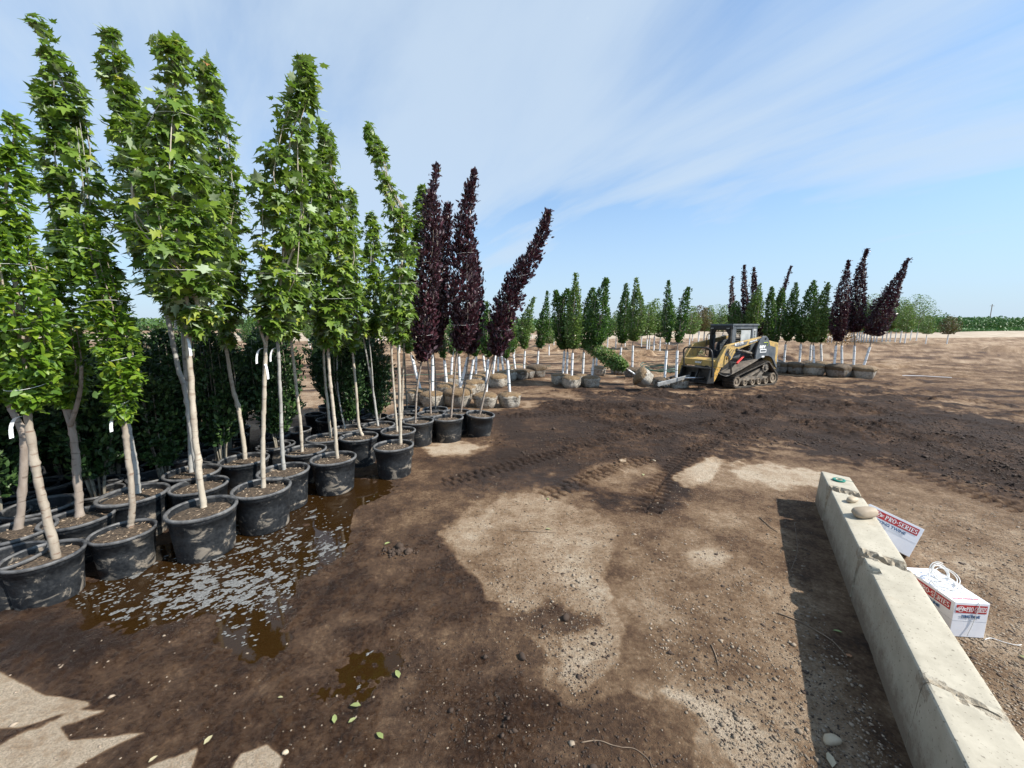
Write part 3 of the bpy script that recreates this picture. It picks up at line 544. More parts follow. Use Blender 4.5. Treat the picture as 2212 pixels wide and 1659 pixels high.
MAP = dict(kind='maple', lm='maple_leaf', size=0.118, al=0.95, be=0.0, dn=0.28, cover=4.4, lump=0.6, rn=0.6, flip=0.24, rs=0.86, tuft=5, nu=0.95, no=0.35)
CRB = dict(kind='oval', lm='crab_leaf', size=0.082, al=0.7, be=0.25, dn=0.15, cover=5.0, lump=0.55, rn=0.7, rs=0.82, flip=0.1, tuft=4, nu=0.9, no=0.4)
PLM = dict(kind='oval', lm='purple_leaf', size=0.095, al=0.55, be=0.75, dn=0.0, cover=5.2, lump=0.75, rs=0.92, stray=0.12, rn=0.55, tuft=4, nu=0.7, no=0.5, flip=0.2)
NOKW = 0; gM = 'maples in black pots'; gC = 'crab apples in black pots'; gP = 'purple plums in black pots'
potted('potted_crab_apple', 'crab apple at the far left front, peeling pinkish trunk, crown cut by the frame', 'potted tree', (93,1192), 0.46,
       [(122,1205),(95,1090),(75,1000),(58,880)], 0.034, [(66,900,28),(62,850,55),(52,780,75),(45,710,75),(38,640,72),(25,570,66),(12,490,58),(12,420,48),(20,350,32),(30,300,24),(30,256,10)], bark='crab_bark', group=gC, tags=1, ties=5, seed=11, **CRB)
potted('potted_crab_apple', 'crab apple second in the front line, reddish trunk with a swollen foot', 'potted tree', (265,1142), 0.45,
       [(277,1140),(284,1118),(282,1040),(272,960),(266,880)], 0.030, [(268,925,18),(262,880,32),(264,830,42),(256,770,46),(240,700,50),(222,640,50),(204,580,48),(190,520,42),(178,470,26)], bark='crab_bark', group=gC, tags=1, ties=4, seed=12, **CRB)
potted('potted_crab_apple', 'crab apple with a grey brown forked trunk just behind the two foremost ones', 'potted tree', (168,1112), 0.50,
       [(171,1117),(164,1030),(155,930),(148,880)], 0.036, [(150,890,22),(145,850,42),(140,790,52),(132,720,48),(120,650,42),(105,600,30),(98,560,16)], bark='plum_bark', group=gC, seed=13, extra=[[(152,920),(130,850),(118,780)],[(152,920),(172,850),(176,790)]], **CRB)
potted('potted_crab_apple', 'dark trunked crab apple at the left edge, leaning behind the front trunk', 'potted tree', (30,1142), 0.5,
       [(80,1040),(52,960),(22,880)], 0.034, [(20,880,25),(5,820,60),(-20,740,70),(-40,620,60),(-50,500,40)], bark='plum_bark', group=gC, seed=14, **CRB)
potted('potted_maple', 'highest maple, its narrow top bending left above the crab apples', 'potted tree', (288,1062), 0.56,
       [(298,1066),(290,1000),(272,900),(240,740)], 0.032, [(218,680,30),(208,610,58),(190,560,62),(172,500,66),(160,440,66),(152,370,68),(148,300,58),(142,240,54),(138,190,44),(122,150,28),(110,110,22),(88,62,14),(78,46,6)], bark='grey_bark', group=gM, ties=2, seed=21, **MAP)
potted('potted_maple', 'maple third in the front line, straight pale trunk, widest crown', 'potted tree', (436,1092), 0.555,
       [(440,1095),(430,1010),(420,900),(411,780),(405,655)], 0.033, [(425,735,26),(428,700,52),(425,650,78),(408,600,104),(390,540,116),(380,480,116),(372,420,114),(372,360,100),(375,300,80),(380,240,52),(380,200,36),(374,150,30),(372,110,32),(370,88,12)], bark='maple_bark', group=gM, tags=2, ties=2, seed=22, extra=[[(404,660),(400,600),(395,540)]], **MAP)
potted('potted_maple', 'maple whose grey leaning trunk passes behind the widest maple, narrow top left of it', 'potted tree', (430,1043), 0.53,
       [(430,1045),(414,940),(400,840),(383,787),(361,686),(350,630)], 0.030, [(352,640,26),(345,600,48),(335,540,54),(325,470,60),(315,400,60),(300,340,54),(288,290,44),(277,235,34),(262,190,34),(248,140,34),(243,95,28),(246,70,14)], bark='grey_bark', group=gM, seed=23, **MAP)
potted('potted_maple', 'maple on an upright grey trunk hidden behind the widest maple', 'potted tree', (415,1015), 0.55,
       [(412,1020),(409,931),(402,800),(394,686)], 0.027, [(398,700,30),(410,640,50),(420,560,52),(425,480,50),(430,400,40)], bark='grey_bark', group=gM, seed=24, **MAP)
potted('potted_maple', 'maple with a tan trunk leaning left, just right of the widest maple', 'potted tree', (527,988), 0.55,
       [(531,984),(518,900),(498,820),(488,750)], 0.031, [(488,755,14),(492,715,34),(496,650,42),(492,580,46),(490,520,48),(484,450,48),(478,380,44),(472,310,42),(462,250,36),(452,195,24),(447,160,30),(440,136,16)], bark='maple_bark', group=gM, seed=25, **MAP)
potted('potted_maple', 'maple fourth in the front line, straight pale trunk and tall pointed crown', 'potted tree', (565,1048), 0.555,
       [(569,1053),(568,960),(571,850),(574,735)], 0.028, [(588,735,26),(594,700,54),(600,650,68),(608,590,74),(613,520,74),(616,450,76),(620,400,72),(624,340,58),(630,290,46),(648,235,40),(656,200,34),(664,165,34),(655,130,12)], bark='maple_bark', group=gM, tags=2, ties=2, seed=26, extra=[[(574,745),(560,700),(556,640)]], **MAP)
potted('potted_maple', 'maple directly behind the fourth front one, smooth trunk paler than its grey top', 'potted tree', (612,1012), 0.555,
       [(613,1014),(608,920),(604,820),(600,740)], 0.026, [(612,735,24),(625,690,44),(640,620,52),(655,540,56),(664,470,50),(672,400,36),(680,340,18)], bark='grey_bark', group=gM, tags=1, seed=27, **MAP)
potted('potted_maple', 'maple with a slender tan trunk curving left behind two straight ones', 'potted tree', (659,968), 0.54,
       [(653,977),(648,900),(638,820),(629,740)], 0.026, [(632,730,22),(645,680,40),(660,600,44),(680,520,46),(694,440,38),(700,380,20)], bark='maple_bark', group=gM, seed=28, **MAP)
potted('potted_maple', 'maple fifth in the front line, pale trunk and loose twiggy top', 'potted tree', (720,985), 0.55,
       [(729,990),(722,900),(713,820),(709,760)], 0.028, [(713,760,22),(712,725,46),(720,680,58),(728,630,62),(732,570,58),(726,500,56),(718,440,42),(704,390,34),(700,350,30),(706,310,20),(696,280,14),(690,262,8)], bark='maple_bark', group=gM, ties=2, seed=29, **MAP)
potted('potted_maple', 'maple whose tan trunk almost touches the fifth front trunk', 'potted tree', (702,942), 0.54,
       [(714,945),(709,880),(703,820),(699,765)], 0.026, [(700,760,14),(706,700,32),(712,640,36),(718,580,30)], bark='maple_bark', group=gM, seed=30, **MAP)
potted('potted_maple', 'thin grey trunked maple in the half hidden pot behind the touching pair', 'potted tree', (750,922), 0.52,
       [(736,916),(731,850),(728,775)], 0.020, [(730,770,12),(736,700,30),(742,620,32),(746,540,24)], bark='grey_bark', group=gM, seed=31, **MAP)
potted('potted_maple', 'maple with a crooked trunk foot in the pot set back from the front line', 'potted tree', (775,939), 0.555,
       [(786,940),(774,915),(770,850),(762,760)], 0.027, [(762,760,16),(764,720,34),(760,670,38),(757,620,36),(757,560,30),(756,500,22),(758,440,14),(756,408,8)], bark='maple_bark', group=gM, seed=32, **MAP)
potted('potted_maple', 'maple with two grey stems leaning left, silvery foliage and a white tag', 'potted tree', (818,915), 0.54,
       [(817,920),(806,850),(796,790),(782,715)], 0.024, [(800,730,24),(810,690,36),(812,640,38),(806,580,34),(806,520,26),(803,480,18),(800,462,10)], bark='grey_bark', group=gM, tags=1, seed=33, extra=[[(807,860),(803,790),(796,720)]], **MAP)
potted('potted_maple', 'last green tree of the front line, pale trunk, narrow top leaning left', 'potted tree', (850,958), 0.555,
       [(865,960),(864,880),(862,800),(858,700)], 0.029, [(858,745,16),(860,715,36),(862,670,40),(868,610,42),(868,550,38),(868,495,36),(860,452,30),(842,415,22),(830,385,20),(822,350,20),(812,318,20),(802,290,16),(797,267,8)], bark='maple_bark', group=gM, tags=1, ties=2, seed=34, **MAP)
potted('potted_maple', 'maple with a forked pale trunk just behind the forward pot', 'potted tree', (860,927), 0.55,
       [(858,932),(851,850),(845,745)], 0.024, [(848,745,14),(845,700,30),(848,640,32),(852,580,28)], bark='maple_bark', group=gM, seed=35, **MAP)
potted('potted_maple', 'green maple with a pale top showing just left of the purple trees', 'potted tree', (868,896), 0.54,
       [(868,905),(870,830),(873,740)], 0.022, [(875,740,12),(880,690,26),(890,600,24),(900,520,22),(908,460,20),(912,425,14),(911,402,6)], bark='maple_bark', group=gM, seed=36, **MAP)
potted('potted_maple', 'green tree on a thin dark trunk left of the first purple tree', 'potted tree', (880,880), 0.52,
       [(879,880),(876,830),(873,750)], 0.020, [(874,760,12),(882,720,24),(888,660,26),(892,600,20)], bark='stem_bark', group=gM, seed=37, **MAP)
potted('potted_plum', 'purple plum nearest the green maples, thin shoot at its tip', 'potted tree', (903,906), 0.55,
       [(897,914),(900,850),(911,775)], 0.023, [(915,785,12),(914,755,24),(918,700,30),(922,640,31),(926,580,30),(931,520,27),(932,470,22),(931,430,16),(937,400,7),(943,357,5)], bark='plum_bark', group=gP, ties=3, seed=41, **PLM)
potted('potted_plum', 'slimmer purple plum behind the first one with a pale grey brown trunk', 'potted tree', (931,890), 0.54,
       [(930,890),(928,830),(923,770)], 0.022, [(928,765,12),(938,730,24),(946,680,26),(950,620,24),(954,560,20),(960,510,18),(966,470,12),(967,438,6)], bark='plum_bark', group=gP, seed=42, **PLM)
potted('potted_plum', 'purple plum on a dark stick thin stem in a pot behind the others', 'potted tree', (940,881), 0.52,
       [(941,881),(941,820),(937,765)], 0.017, [(938,765,10),(944,720,20),(948,660,22),(950,600,16)], bark='plum_bark', group=gP, seed=43, **PLM)
potted('potted_plum', 'purple plum with a thick straight trunk in the clean pot near the row end', 'potted tree', (968,899), 0.555,
       [(975,900),(980,830),(988,745)], 0.025, [(992,760,14),(998,730,32),(1000,680,37),(999,620,36),(1000,560,32),(1003,510,26),(1006,465,20),(1014,420,15),(1020,390,10),(1024,368,5)], bark='plum_bark', group=gP, tags=1, ties=3, seed=44, **PLM)
potted('potted_plum', 'short topped purple plum right behind the one with the clean pot', 'potted tree', (988,887), 0.54,
       [(998,888),(1004,830),(1012,770)], 0.021, [(1016,765,12),(1022,725,24),(1024,670,24),(1024,620,20),(1022,570,16),(1021,512,6)], bark='plum_bark', group=gP, seed=45, **PLM)
potted('potted_plum', 'purple plum in the tilted last pot of the row, crown leaning far right', 'potted tree', (1033,891), 0.555,
       [(1036,893),(1050,835),(1068,765),(1072,745)], 0.024, [(1073,772,16),(1078,745,28),(1084,700,31),(1096,660,30),(1112,620,26),(1130,585,24),(1148,555,20),(1163,525,17),(1174,495,14),(1180,470,9),(1185,456,5)], bark='plum_bark', group=gP, ties=3, tilt=(0.03, 0.10), seed=46, **PLM)

# empty or half hidden pots standing between
POTS = [(22,1022,0.5),(98,1040,0.5),(87,1087,0.52),(10,1198,0.46),(218,1036,0.44),(255,1020,0.44),(273,1000,0.44),(327,1024,0.46),(390,985,0.46),(340,975,0.44),(450,960,0.46),(590,960,0.46),(809,897,0.5),(790,905,0.5),(714,902,0.5),(640,925,0.46),(20,1068,0.46)]
for k, (x, y, D) in enumerate(POTS):
    c = G(x, y, D * 0.79); r_ = empty('nursery_pot', (c[0], c[1], WL), rng.uniform(0, 6), 'black nursery pot of dark soil without a tree, crowded among the planted pots', 'pot', 'treeless pots in the crowd'); pot_parts(r_, D, 100 + k, soil=0.7)
for k, (x, y, D, lb) in enumerate([(679,893,0.36,'tall narrow black pot standing empty on the dirt behind the maples'), (140,978,0.42,'grey tall pot seen far back through the left trunks')]):
    c = G(x, y, D * 1.05); r_ = empty('nursery_pot', (c[0], c[1], 0), 0, lb, 'pot'); pot_parts(r_, D, 130 + k, hr=1.05, soil=False)

# ------------------------------------------------------------------ the dark shrubs in pots behind the trees
def shrub_proto(k):
    root = empty('potted_shrub'); D = 0.44; pot_parts(root, D, 200 + k, soil=0.75); rs = np.random.default_rng(300 + k); mb = MB()
    for q in range(9):
        a = rs.uniform(0, 6.28); e = rs.uniform(0.10, 0.26); pts = [(0.04 * math.cos(a), 0.04 * math.sin(a), 0.24), (0.08 * math.cos(a), 0.08 * math.sin(a), 0.55), (e * math.cos(a), e * math.sin(a), 1.2), (e * 0.9 * math.cos(a), e * 0.9 * math.sin(a), 1.8)]
        mb.tube(smooth_path(pts, 5), list(np.linspace(0.013, 0.004, 16)), 5)
    mb.build('stems', M['stem_bark'], root, sm=True)
    H = 1.95 + 0.12 * rs.random()
    make_crown(root, [(0, 0, 0.55), (0, 0, 0.8), (0, 0, 1.1), (0.02, 0, 1.45), (0, 0.02, 1.75), (0, 0, H)], [0.12, 0.27, 0.36, 0.37, 0.27, 0.05], 0.075, 'oval', 'shrub_leaf', cover=3.6, lump=0.75, tuft=4, stray=0.10, al=0.6, be=0.5, dn=0.0, seed=60 + k, name='foliage', inner=0.1)
    return root
PR = [shrub_proto(k) for k in range(5)]
def copy_tree(o, parent=None):
    c = o.copy(); C.objects.link(c); c.parent = parent
    for ch in o.children: copy_tree(ch, c)
    return c
used = 0; e1 = np.array([0.516, 0.857]); e2 = np.array([-0.857, 0.516])
spots = []
for row, off in enumerate((1.55, 2.15, 2.75, 3.35)):
    for k in range(-4, 13):
        s = k * 0.62 + 0.3 * (row % 2) + rng.uniform(-0.06, 0.06); q = np.array([-3.46, 2.69]) + e1 * s + e2 * (off + rng.uniform(-0.06, 0.06))
        x, y = PX(q[0], q[1], 1.0)
        if q[1] < 2.4 or x > 815 - 6 * row or x < -330 or (650 < x < 700 and q[1] > 5): continue
        if x > 600 and off < 1.6 and False: continue
        spots.append((q, x, row))
for q, x, row in spots:
    g = 'dark potted shrubs behind the trees'
    lb = 'dark green shrub in a black pot, crowded with its like behind the potted trees'
    o = PR[used % 5] if used < 5 else copy_tree(PR[used % 5])
    o.location = (q[0], q[1], WL); o.rotation_euler = (0, 0, rng.uniform(0, 6.28)); sc_ = rng.uniform(0.86, 1.10); o.scale = (1, 1, sc_); tag(o, lb, 'potted shrub', g); used += 1
# ------------------------------------------------------------------ concrete wall blocks
m, t, p, o = mat('concrete'); geo = t.nodes.new('ShaderNodeNewGeometry').outputs['Position']
n = noise(t, 7, 8, 0.65, geo); n2 = noise(t, 60, 3, 0.5, geo); c = ramp(t, n, [(0.3, (0.34, 0.305, 0.235)), (0.7, (0.47, 0.425, 0.335))]); c = mixc(t, ramp(t, n2, [(0.63, (0, 0, 0)), (0.68, (0.8, 0.8, 0.8))]), c, (0.17, 0.145, 0.11))
n3 = noise(t, 3.0, 6, 0.7, geo, 0.5); c = mixc(t, ramp(t, n3, [(0.60, (0, 0, 0)), (0.72, (0.55, 0.55, 0.55))]), c, (0.36, 0.27, 0.18))
sz_ = t.nodes.new('ShaderNodeSeparateXYZ'); t.links.new(geo, sz_.inputs[0]); spl = mth(t, 'ADD', mth(t, 'MULTIPLY', sz_.outputs[2], -2.2), noise(t, 14, 7, .7, geo)); c = mixc(t, ramp(t, spl, [(0.05, (0, 0, 0)), (0.40, (0.85, 0.85, 0.85))]), c, (0.17, 0.12, 0.08))
t.links.new(c, p.inputs['Base Color']); p.inputs['Roughness'].default_value = 0.85; bump(t, p, mth(t, 'ADD', n, mth(t, 'MULTIPLY', n2, 0.3)), 0.25, 0.01); M['concrete'] = m
m, t, p, o = mat('broken_concrete'); geo = t.nodes.new('ShaderNodeNewGeometry').outputs['Position']; n = noise(t, 30, 6, 0.7, geo)
t.links.new(ramp(t, n, [(0.35, (0.25, 0.20, 0.14)), (0.65, (0.46, 0.41, 0.32))]), p.inputs['Base Color']); p.inputs['Roughness'].default_value = 0.95; bump(t, p, n, 0.8, 0.02)
WH = 0.40; A_ = np.array([3.60, 4.37]); Bv = np.array([2.00, 1.68]) - A_; WL_ = np.hypot(*Bv); wd = Bv / WL_; wn = np.array([-wd[1], wd[0]])      # wn points to the right-hand side
if wn[0] < 0: wn = -wn
def _rough_ends(me, ns, k, chip0, chip1):
    for i in range(ns - 1):
        for j in range(k - 1):
            if (chip0 and i < 4) or (chip1 and i > ns - 6):
                pl = me.polygons[i * (k - 1) + j]; pl.use_smooth = False
                zs = [me.vertices[v].co.z for v in pl.vertices]
                if max(zs) - min(zs) > 0.006 and min(zs) > WH * .8 or (6 < j < k - 7 and min(zs) < WH - 0.006): pl.material_index = 1
def wall_block(s0, s1, lab, chip0=0.0, chip1=0.0, seed=0, zt=WH, sk=0.0, broken=None):
    """one block; s along the wall from its far end; a dense grid so that ends can be chipped"""
    rs = np.random.default_rng(seed); Wd = 0.255; ns = max(8, int((s1 - s0) / 0.018)); prof = []
    r = 0.018
    for q in np.linspace(0, 1, 9): prof.append((-0.02 * (1 - q) , q * (zt - r)))
    for a in np.linspace(0, math.pi / 2, 4)[1:]: prof.append((r - r * math.cos(a), zt - r + r * math.sin(a)))
    for q in np.linspace(0, 1, 11)[1:-1]: prof.append((r + q * (Wd - 2 * r), zt))
    for a in np.linspace(math.pi / 2, 0, 4): prof.append((Wd - r + r * math.cos(a), zt - r + r * math.sin(a)))
    for q in np.linspace(1, 0, 9)[1:]: prof.append((Wd + 0.02 * (1 - q), q * (zt - r)))
    k = len(prof); V = []; Fc = []
    ss = np.linspace(s0, s1, ns)
    for i, s in enumerate(ss):
        for j, (a, z) in enumerate(prof):
            e0, e1_ = (s - s0), (s1 - s); s2 = s + sk * (a - Wd / 2) * (1 if i in (0, ns - 1) else 1)
            nn = float(vn(np.array([a * 48 + z * 20]), np.array([s * 48.0]), seed)[0]); n4 = float(fbm(np.array([a * 12 + z * 12 + 3]), np.array([seed * 3.1]), 3, seed)[0])
            if i == 0: s2 += 0.030 * (n4 - 0.4) * (z / zt)
            if i == ns - 1: s2 -= 0.030 * (n4 - 0.4) * (z / zt)
            zz_ = z
            if chip0 and z > 0.1: zz_ -= chip0 * max(0, 1 - e0 / 0.06) * max(0, nn - 0.25)
            if chip1 and z > 0.1: zz_ -= chip1 * max(0, 1 - e1_ / 0.06) * max(0, nn - 0.25)
            if broken and a < 0.05 and abs(s - broken) < 0.07: 
                t_ = 1 - abs(s - broken) / 0.07; zz_ = min(zz_, zt - 0.05 * t_ * max(0, (0.06 - a) / 0.06) * (0.5 + nn)); 
                if z > 0.2: a = a + 0.03 * t_ * (z - 0.2) / 0.2 * nn * 1.4
            p2 = A_ + wd * s2 + wn * a; V.append((p2[0], p2[1], zz_ - 0.03 * (z == 0)))
    Fc = [(i*k+j, i*k+j+1, (i+1)*k+j+1, (i+1)*k+j) for i in range(ns-1) for j in range(k-1)]
    mb = MB(); mb.add(V, Fc, 0); mb.add(V[:k], [tuple(range(k))[::-1]], 1); mb.add(V[-k:], [tuple(range(k))], 1)
    o = mb.build('concrete_block', [M['concrete'], bpy.data.materials['broken_concrete']], sm=True)
    o.data.polygons.foreach_set('use_smooth', [True] * len(o.data.polygons)); o.data.set_sharp_from_angle(angle=R(28)); _rough_ends(o.data, ns, k, chip0, chip1); tag(o, lab, 'concrete block', 'blocks of the low concrete wall')
wall_block(0.0, 0.50, 'short concrete block at the far end of the low wall, green tape on it', 0, 0.12, 1, sk=0.35)
wall_block(0.575, 1.90, 'concrete block second from the far end, two rocks lying on it', 0.09, 0.14, 2, sk=0.35)
wall_block(1.945, 3.186, 'long concrete block with a broken corner, beside the front twine box', 0.10, 0.03, 3, sk=0.35, broken=2.16)
wall_block(3.190, 4.9, 'concrete block at the bottom right corner of the photo, nearest the camera', 0.02, 0, 4, sk=0.35)
simple('river_rock', (0.36, 0.28, 0.18), (0.52, 0.44, 0.33), 6, 0.7, 0.2); simple('river_rock_big', (0.27, 0.21, 0.145), (0.42, 0.34, 0.25), 5, 0.75, 0.3)
def rock(name, loc, s, rz, mt, lab, cat='rock', seed=0, group=None, nrm_=0.12, sub=3, kindm=None):
    bm = __import__('bmesh').new(); __import__('bmesh').ops.create_icosphere(bm, subdivisions=sub, radius=1)
    for v in bm.verts:
        q = v.co; d = 1 + nrm_ * (float(vn(np.array([q.x * 1.3 + 7 + seed]), np.array([q.y * 1.3 + q.z * 1.1 + 3]), seed)[0]) - 0.5) * 2; f_ = 1.0
        v.co = Vector((math.copysign(abs(q.x) ** 0.8, q.x) * s[0] * d, math.copysign(abs(q.y) ** 0.85, q.y) * s[1] * d, math.copysign(abs(q.z) ** 0.9, q.z) * s[2] * d))
    me = bpy.data.meshes.new(name); bm.to_mesh(me); bm.free(); me.materials.append(M[mt]); me.polygons.foreach_set('use_smooth', [True] * len(me.polygons))
    o = bpy.data.objects.new(name, me); link(o); o.location = loc; o.rotation_euler = (0, 0, rz); tag(o, lab, cat, group); return o
g1 = G(1868, 1112, WH + 0.02); rock('rock', (g1[0], g1[1], WH + 0.046), (0.125, 0.062, 0.048), R(8), 'river_rock_big', 'large flat tan rock on the low concrete wall', seed=3, nrm_=0.10)
g1 = G(1841, 1082, WH + 0.01); rock('rock', (g1[0], g1[1], WH + 0.026), (0.058, 0.034, 0.027), R(15), 'river_rock', 'small pale oblong rock on the low concrete wall', seed=8, nrm_=0.10)
# green tape roll
simple('tape_green', (0.0, 0.14, 0.10), (0.005, 0.20, 0.14), 3, 0.35); simple('card_core', (0.45, 0.40, 0.28), (0.55, 0.48, 0.36), 8, 0.9)
g1 = G(1812, 1038, WH); tr_ = empty('tape_roll', (g1[0], g1[1], WH + 0.001), 0, 'flat roll of dark green tie tape on the end block', 'tape roll')
MB().lathe([(0.030, 0.002), (0.055, 0.0), (0.057, 0.003), (0.057, 0.014), (0.055, 0.016), (0.030, 0.015), (0.030, 0.002)], 36).build('tape', M['tape_green'], tr_, sm=True)
MB().lathe([(0.026, 0.001), (0.0295, 0.001), (0.0295, 0.017), (0.026, 0.017), (0.026, 0.001)], 30).build('core', M['card_core'], tr_, sm=True)
MB().tube(smooth_path([(0.055, -0.01, 0.01), (0.09, -0.02, 0.006), (0.12, -0.05, 0.005)], 6), 0.002, 4).build('tape_end', M['tape_green'], tr_)

# ------------------------------------------------------------------ cartons of tying twine
simple('carton_white', (0.74, 0.74, 0.78), (0.84, 0.84, 0.87), 4, 0.6); simple('print_red', (0.40, 0.015, 0.02), (0.50, 0.03, 0.03), 9, 0.55); simple('print_blue', (0.02, 0.06, 0.16), (0.04, 0.14, 0.30), 30, 0.55)
simple('print_white', (0.80, 0.80, 0.80), (0.86, 0.86, 0.86), 4, 0.6); simple('carton_seam', (0.35, 0.35, 0.36), (0.5, 0.5, 0.5), 4, 0.7); simple('print_pink', (0.6, 0.12, 0.16), (0.7, 0.2, 0.25), 9, 0.6)
def text(parent, s, size, loc, rot, mt, off=0.0, shear=0.0, sx=1.0, name='lettering', align='LEFT', bold=0.0, serif=False):
    cu = bpy.data.curves.new(name, 'FONT'); cu.body = s; cu.size = size; cu.extrude = 0.0004; cu.offset = bold; cu.shear = shear; cu.align_x = align; cu.align_y = 'CENTER'
    tmp = bpy.data.objects.new('tmp_text', cu); link(tmp); dg = bpy.context.evaluated_depsgraph_get(); me = bpy.data.meshes.new_from_object(tmp.evaluated_get(dg)); bpy.data.objects.remove(tmp)
    me.name = name; me.materials.clear(); me.materials.append(M[mt]); o = bpy.data.objects.new(name, me); link(o, parent); o.location = loc; o.rotation_euler = rot; o.scale = (sx, 1, 1); return o
def serif_text(parent, s, H, width, org, mt, face):
    """heavy serif capitals built from strokes; face(x, y) maps the flat artwork onto the carton side"""
    W = {'P': 'P', 'R': 'R'}; st = 0.20; sf = 0.10; mb = MB(); x = 0
    def rect(a, b, c_, d): 
        V = [face(a, b), face(c_, b), face(c_, d), face(a, d)]; mb.add(V, [(0, 1, 2, 3)])
    def arc(cx, cy, rx, ry, a0, a1, th=0.20, thy=0.11, n=14):
        P0 = []; 
        for q in range(n + 1):
            a = R(a0 + (a1 - a0) * q / n); P0 += [face(cx + rx * math.cos(a), cy + ry * math.sin(a)), face(cx + (rx - th * H) * math.cos(a), cy + (ry - thy * H) * math.sin(a))]
        mb.add(P0, [(2*q, 2*q+2, 2*q+3, 2*q+1) for q in range(n)])
    def quad(a, b, c_, d): mb.add([face(*a), face(*b), face(*c_), face(*d)], [(0, 1, 2, 3)])
    ws = {'P': .72, 'R': .80, 'O': .80, '-': .38, 'S': .62, 'E': .70, 'I': .42}; tot = sum(ws[c_] for c_ in s) + 0.07 * (len(s) - 1); H0 = H; k = width / (tot * H)
    x = org[0]; y = org[1]
    for ch in s:
        w_ = ws[ch] * H * k; T_ = st * H * k; f_ = sf * H; S_ = sf * H * 0.8
        def ser(xa, w2, yy): rect(xa, yy, xa + w2, yy + f_)
        if ch in 'PREI':
            xs_ = x + S_ if ch != 'I' else x + (w_ - T_) / 2; rect(xs_, y, xs_ + T_, y + H); ser(xs_ - S_, T_ + 2 * S_, y); ser(xs_ - S_, T_ + 2 * S_, y + H - f_)
        if ch in 'PR':
            bx = x + S_ + T_; arc(bx, y + H * 0.73, w_ - S_ - T_, H * 0.27, 90, -90, 0.2 * k)
            if ch == 'R': quad((bx, y + H * .5), (bx + T_ * .9, y + H * .5), (x + w_, y), (x + w_ - T_ * 1.1, y))
        if ch == 'O': arc(x + w_ / 2, y + H / 2, w_ / 2, H / 2, 0, 360, 0.2 * k, 0.10, 24)
        if ch == '-': rect(x + w_ * .1, y + H * .40, x + w_ * .9, y + H * .54)
        if ch == 'E':
            bx = x + S_ + T_
            for yy, l_ in ((0, w_), (H * .45, w_ * .82), (H - f_, w_ * .95)): rect(bx, y + yy, x + l_, y + yy + f_)
            rect(x + w_ - f_ * .8, y + f_, x + w_, y + H * .28); rect(x + w_ * .95 - f_ * .8, y + H * .75, x + w_ * .95, y + H - f_)
        if ch == 'S':
            arc(x + w_ / 2, y + H * .74, w_ / 2, H * .26, 20, 270, .19 * k, .11); arc(x + w_ / 2, y + H * .26, w_ / 2, H * .26, 90, -160, .19 * k, .11)
        x += w_ + 0.07 * H * k
    return mb.build('lettering', M[mt], parent)
def ring_poly(parent, cx, cy, rx, ry, th, face, mt, name='emblem'):
    mb = MB(); P0 = []
    for q in range(33):
        a = 2 * math.pi * q / 32; P0 += [face(cx + rx * math.cos(a), cy + ry * math.sin(a)), face(cx + (rx - th) * math.cos(a), cy + (ry - th) * math.sin(a))]
    mb.add(P0, [(2*q, 2*q+2, 2*q+3, 2*q+1) for q in range(32)])
    for sg in (-1, 1):
        for dy in (-0.18, 0.12):
            x0 = cx + sg * rx * 0.98; x1 = cx + sg * (rx + ry * 0.75); y0 = cy + dy * ry * 1.6
            mb.add([face(min(x0, x1), y0), face(max(x0, x1), y0), face(max(x0, x1), y0 + ry * .16), face(min(x0, x1), y0 + ry * .16)], [(0, 1, 2, 3)])
    return mb.build(name, M[mt], parent)
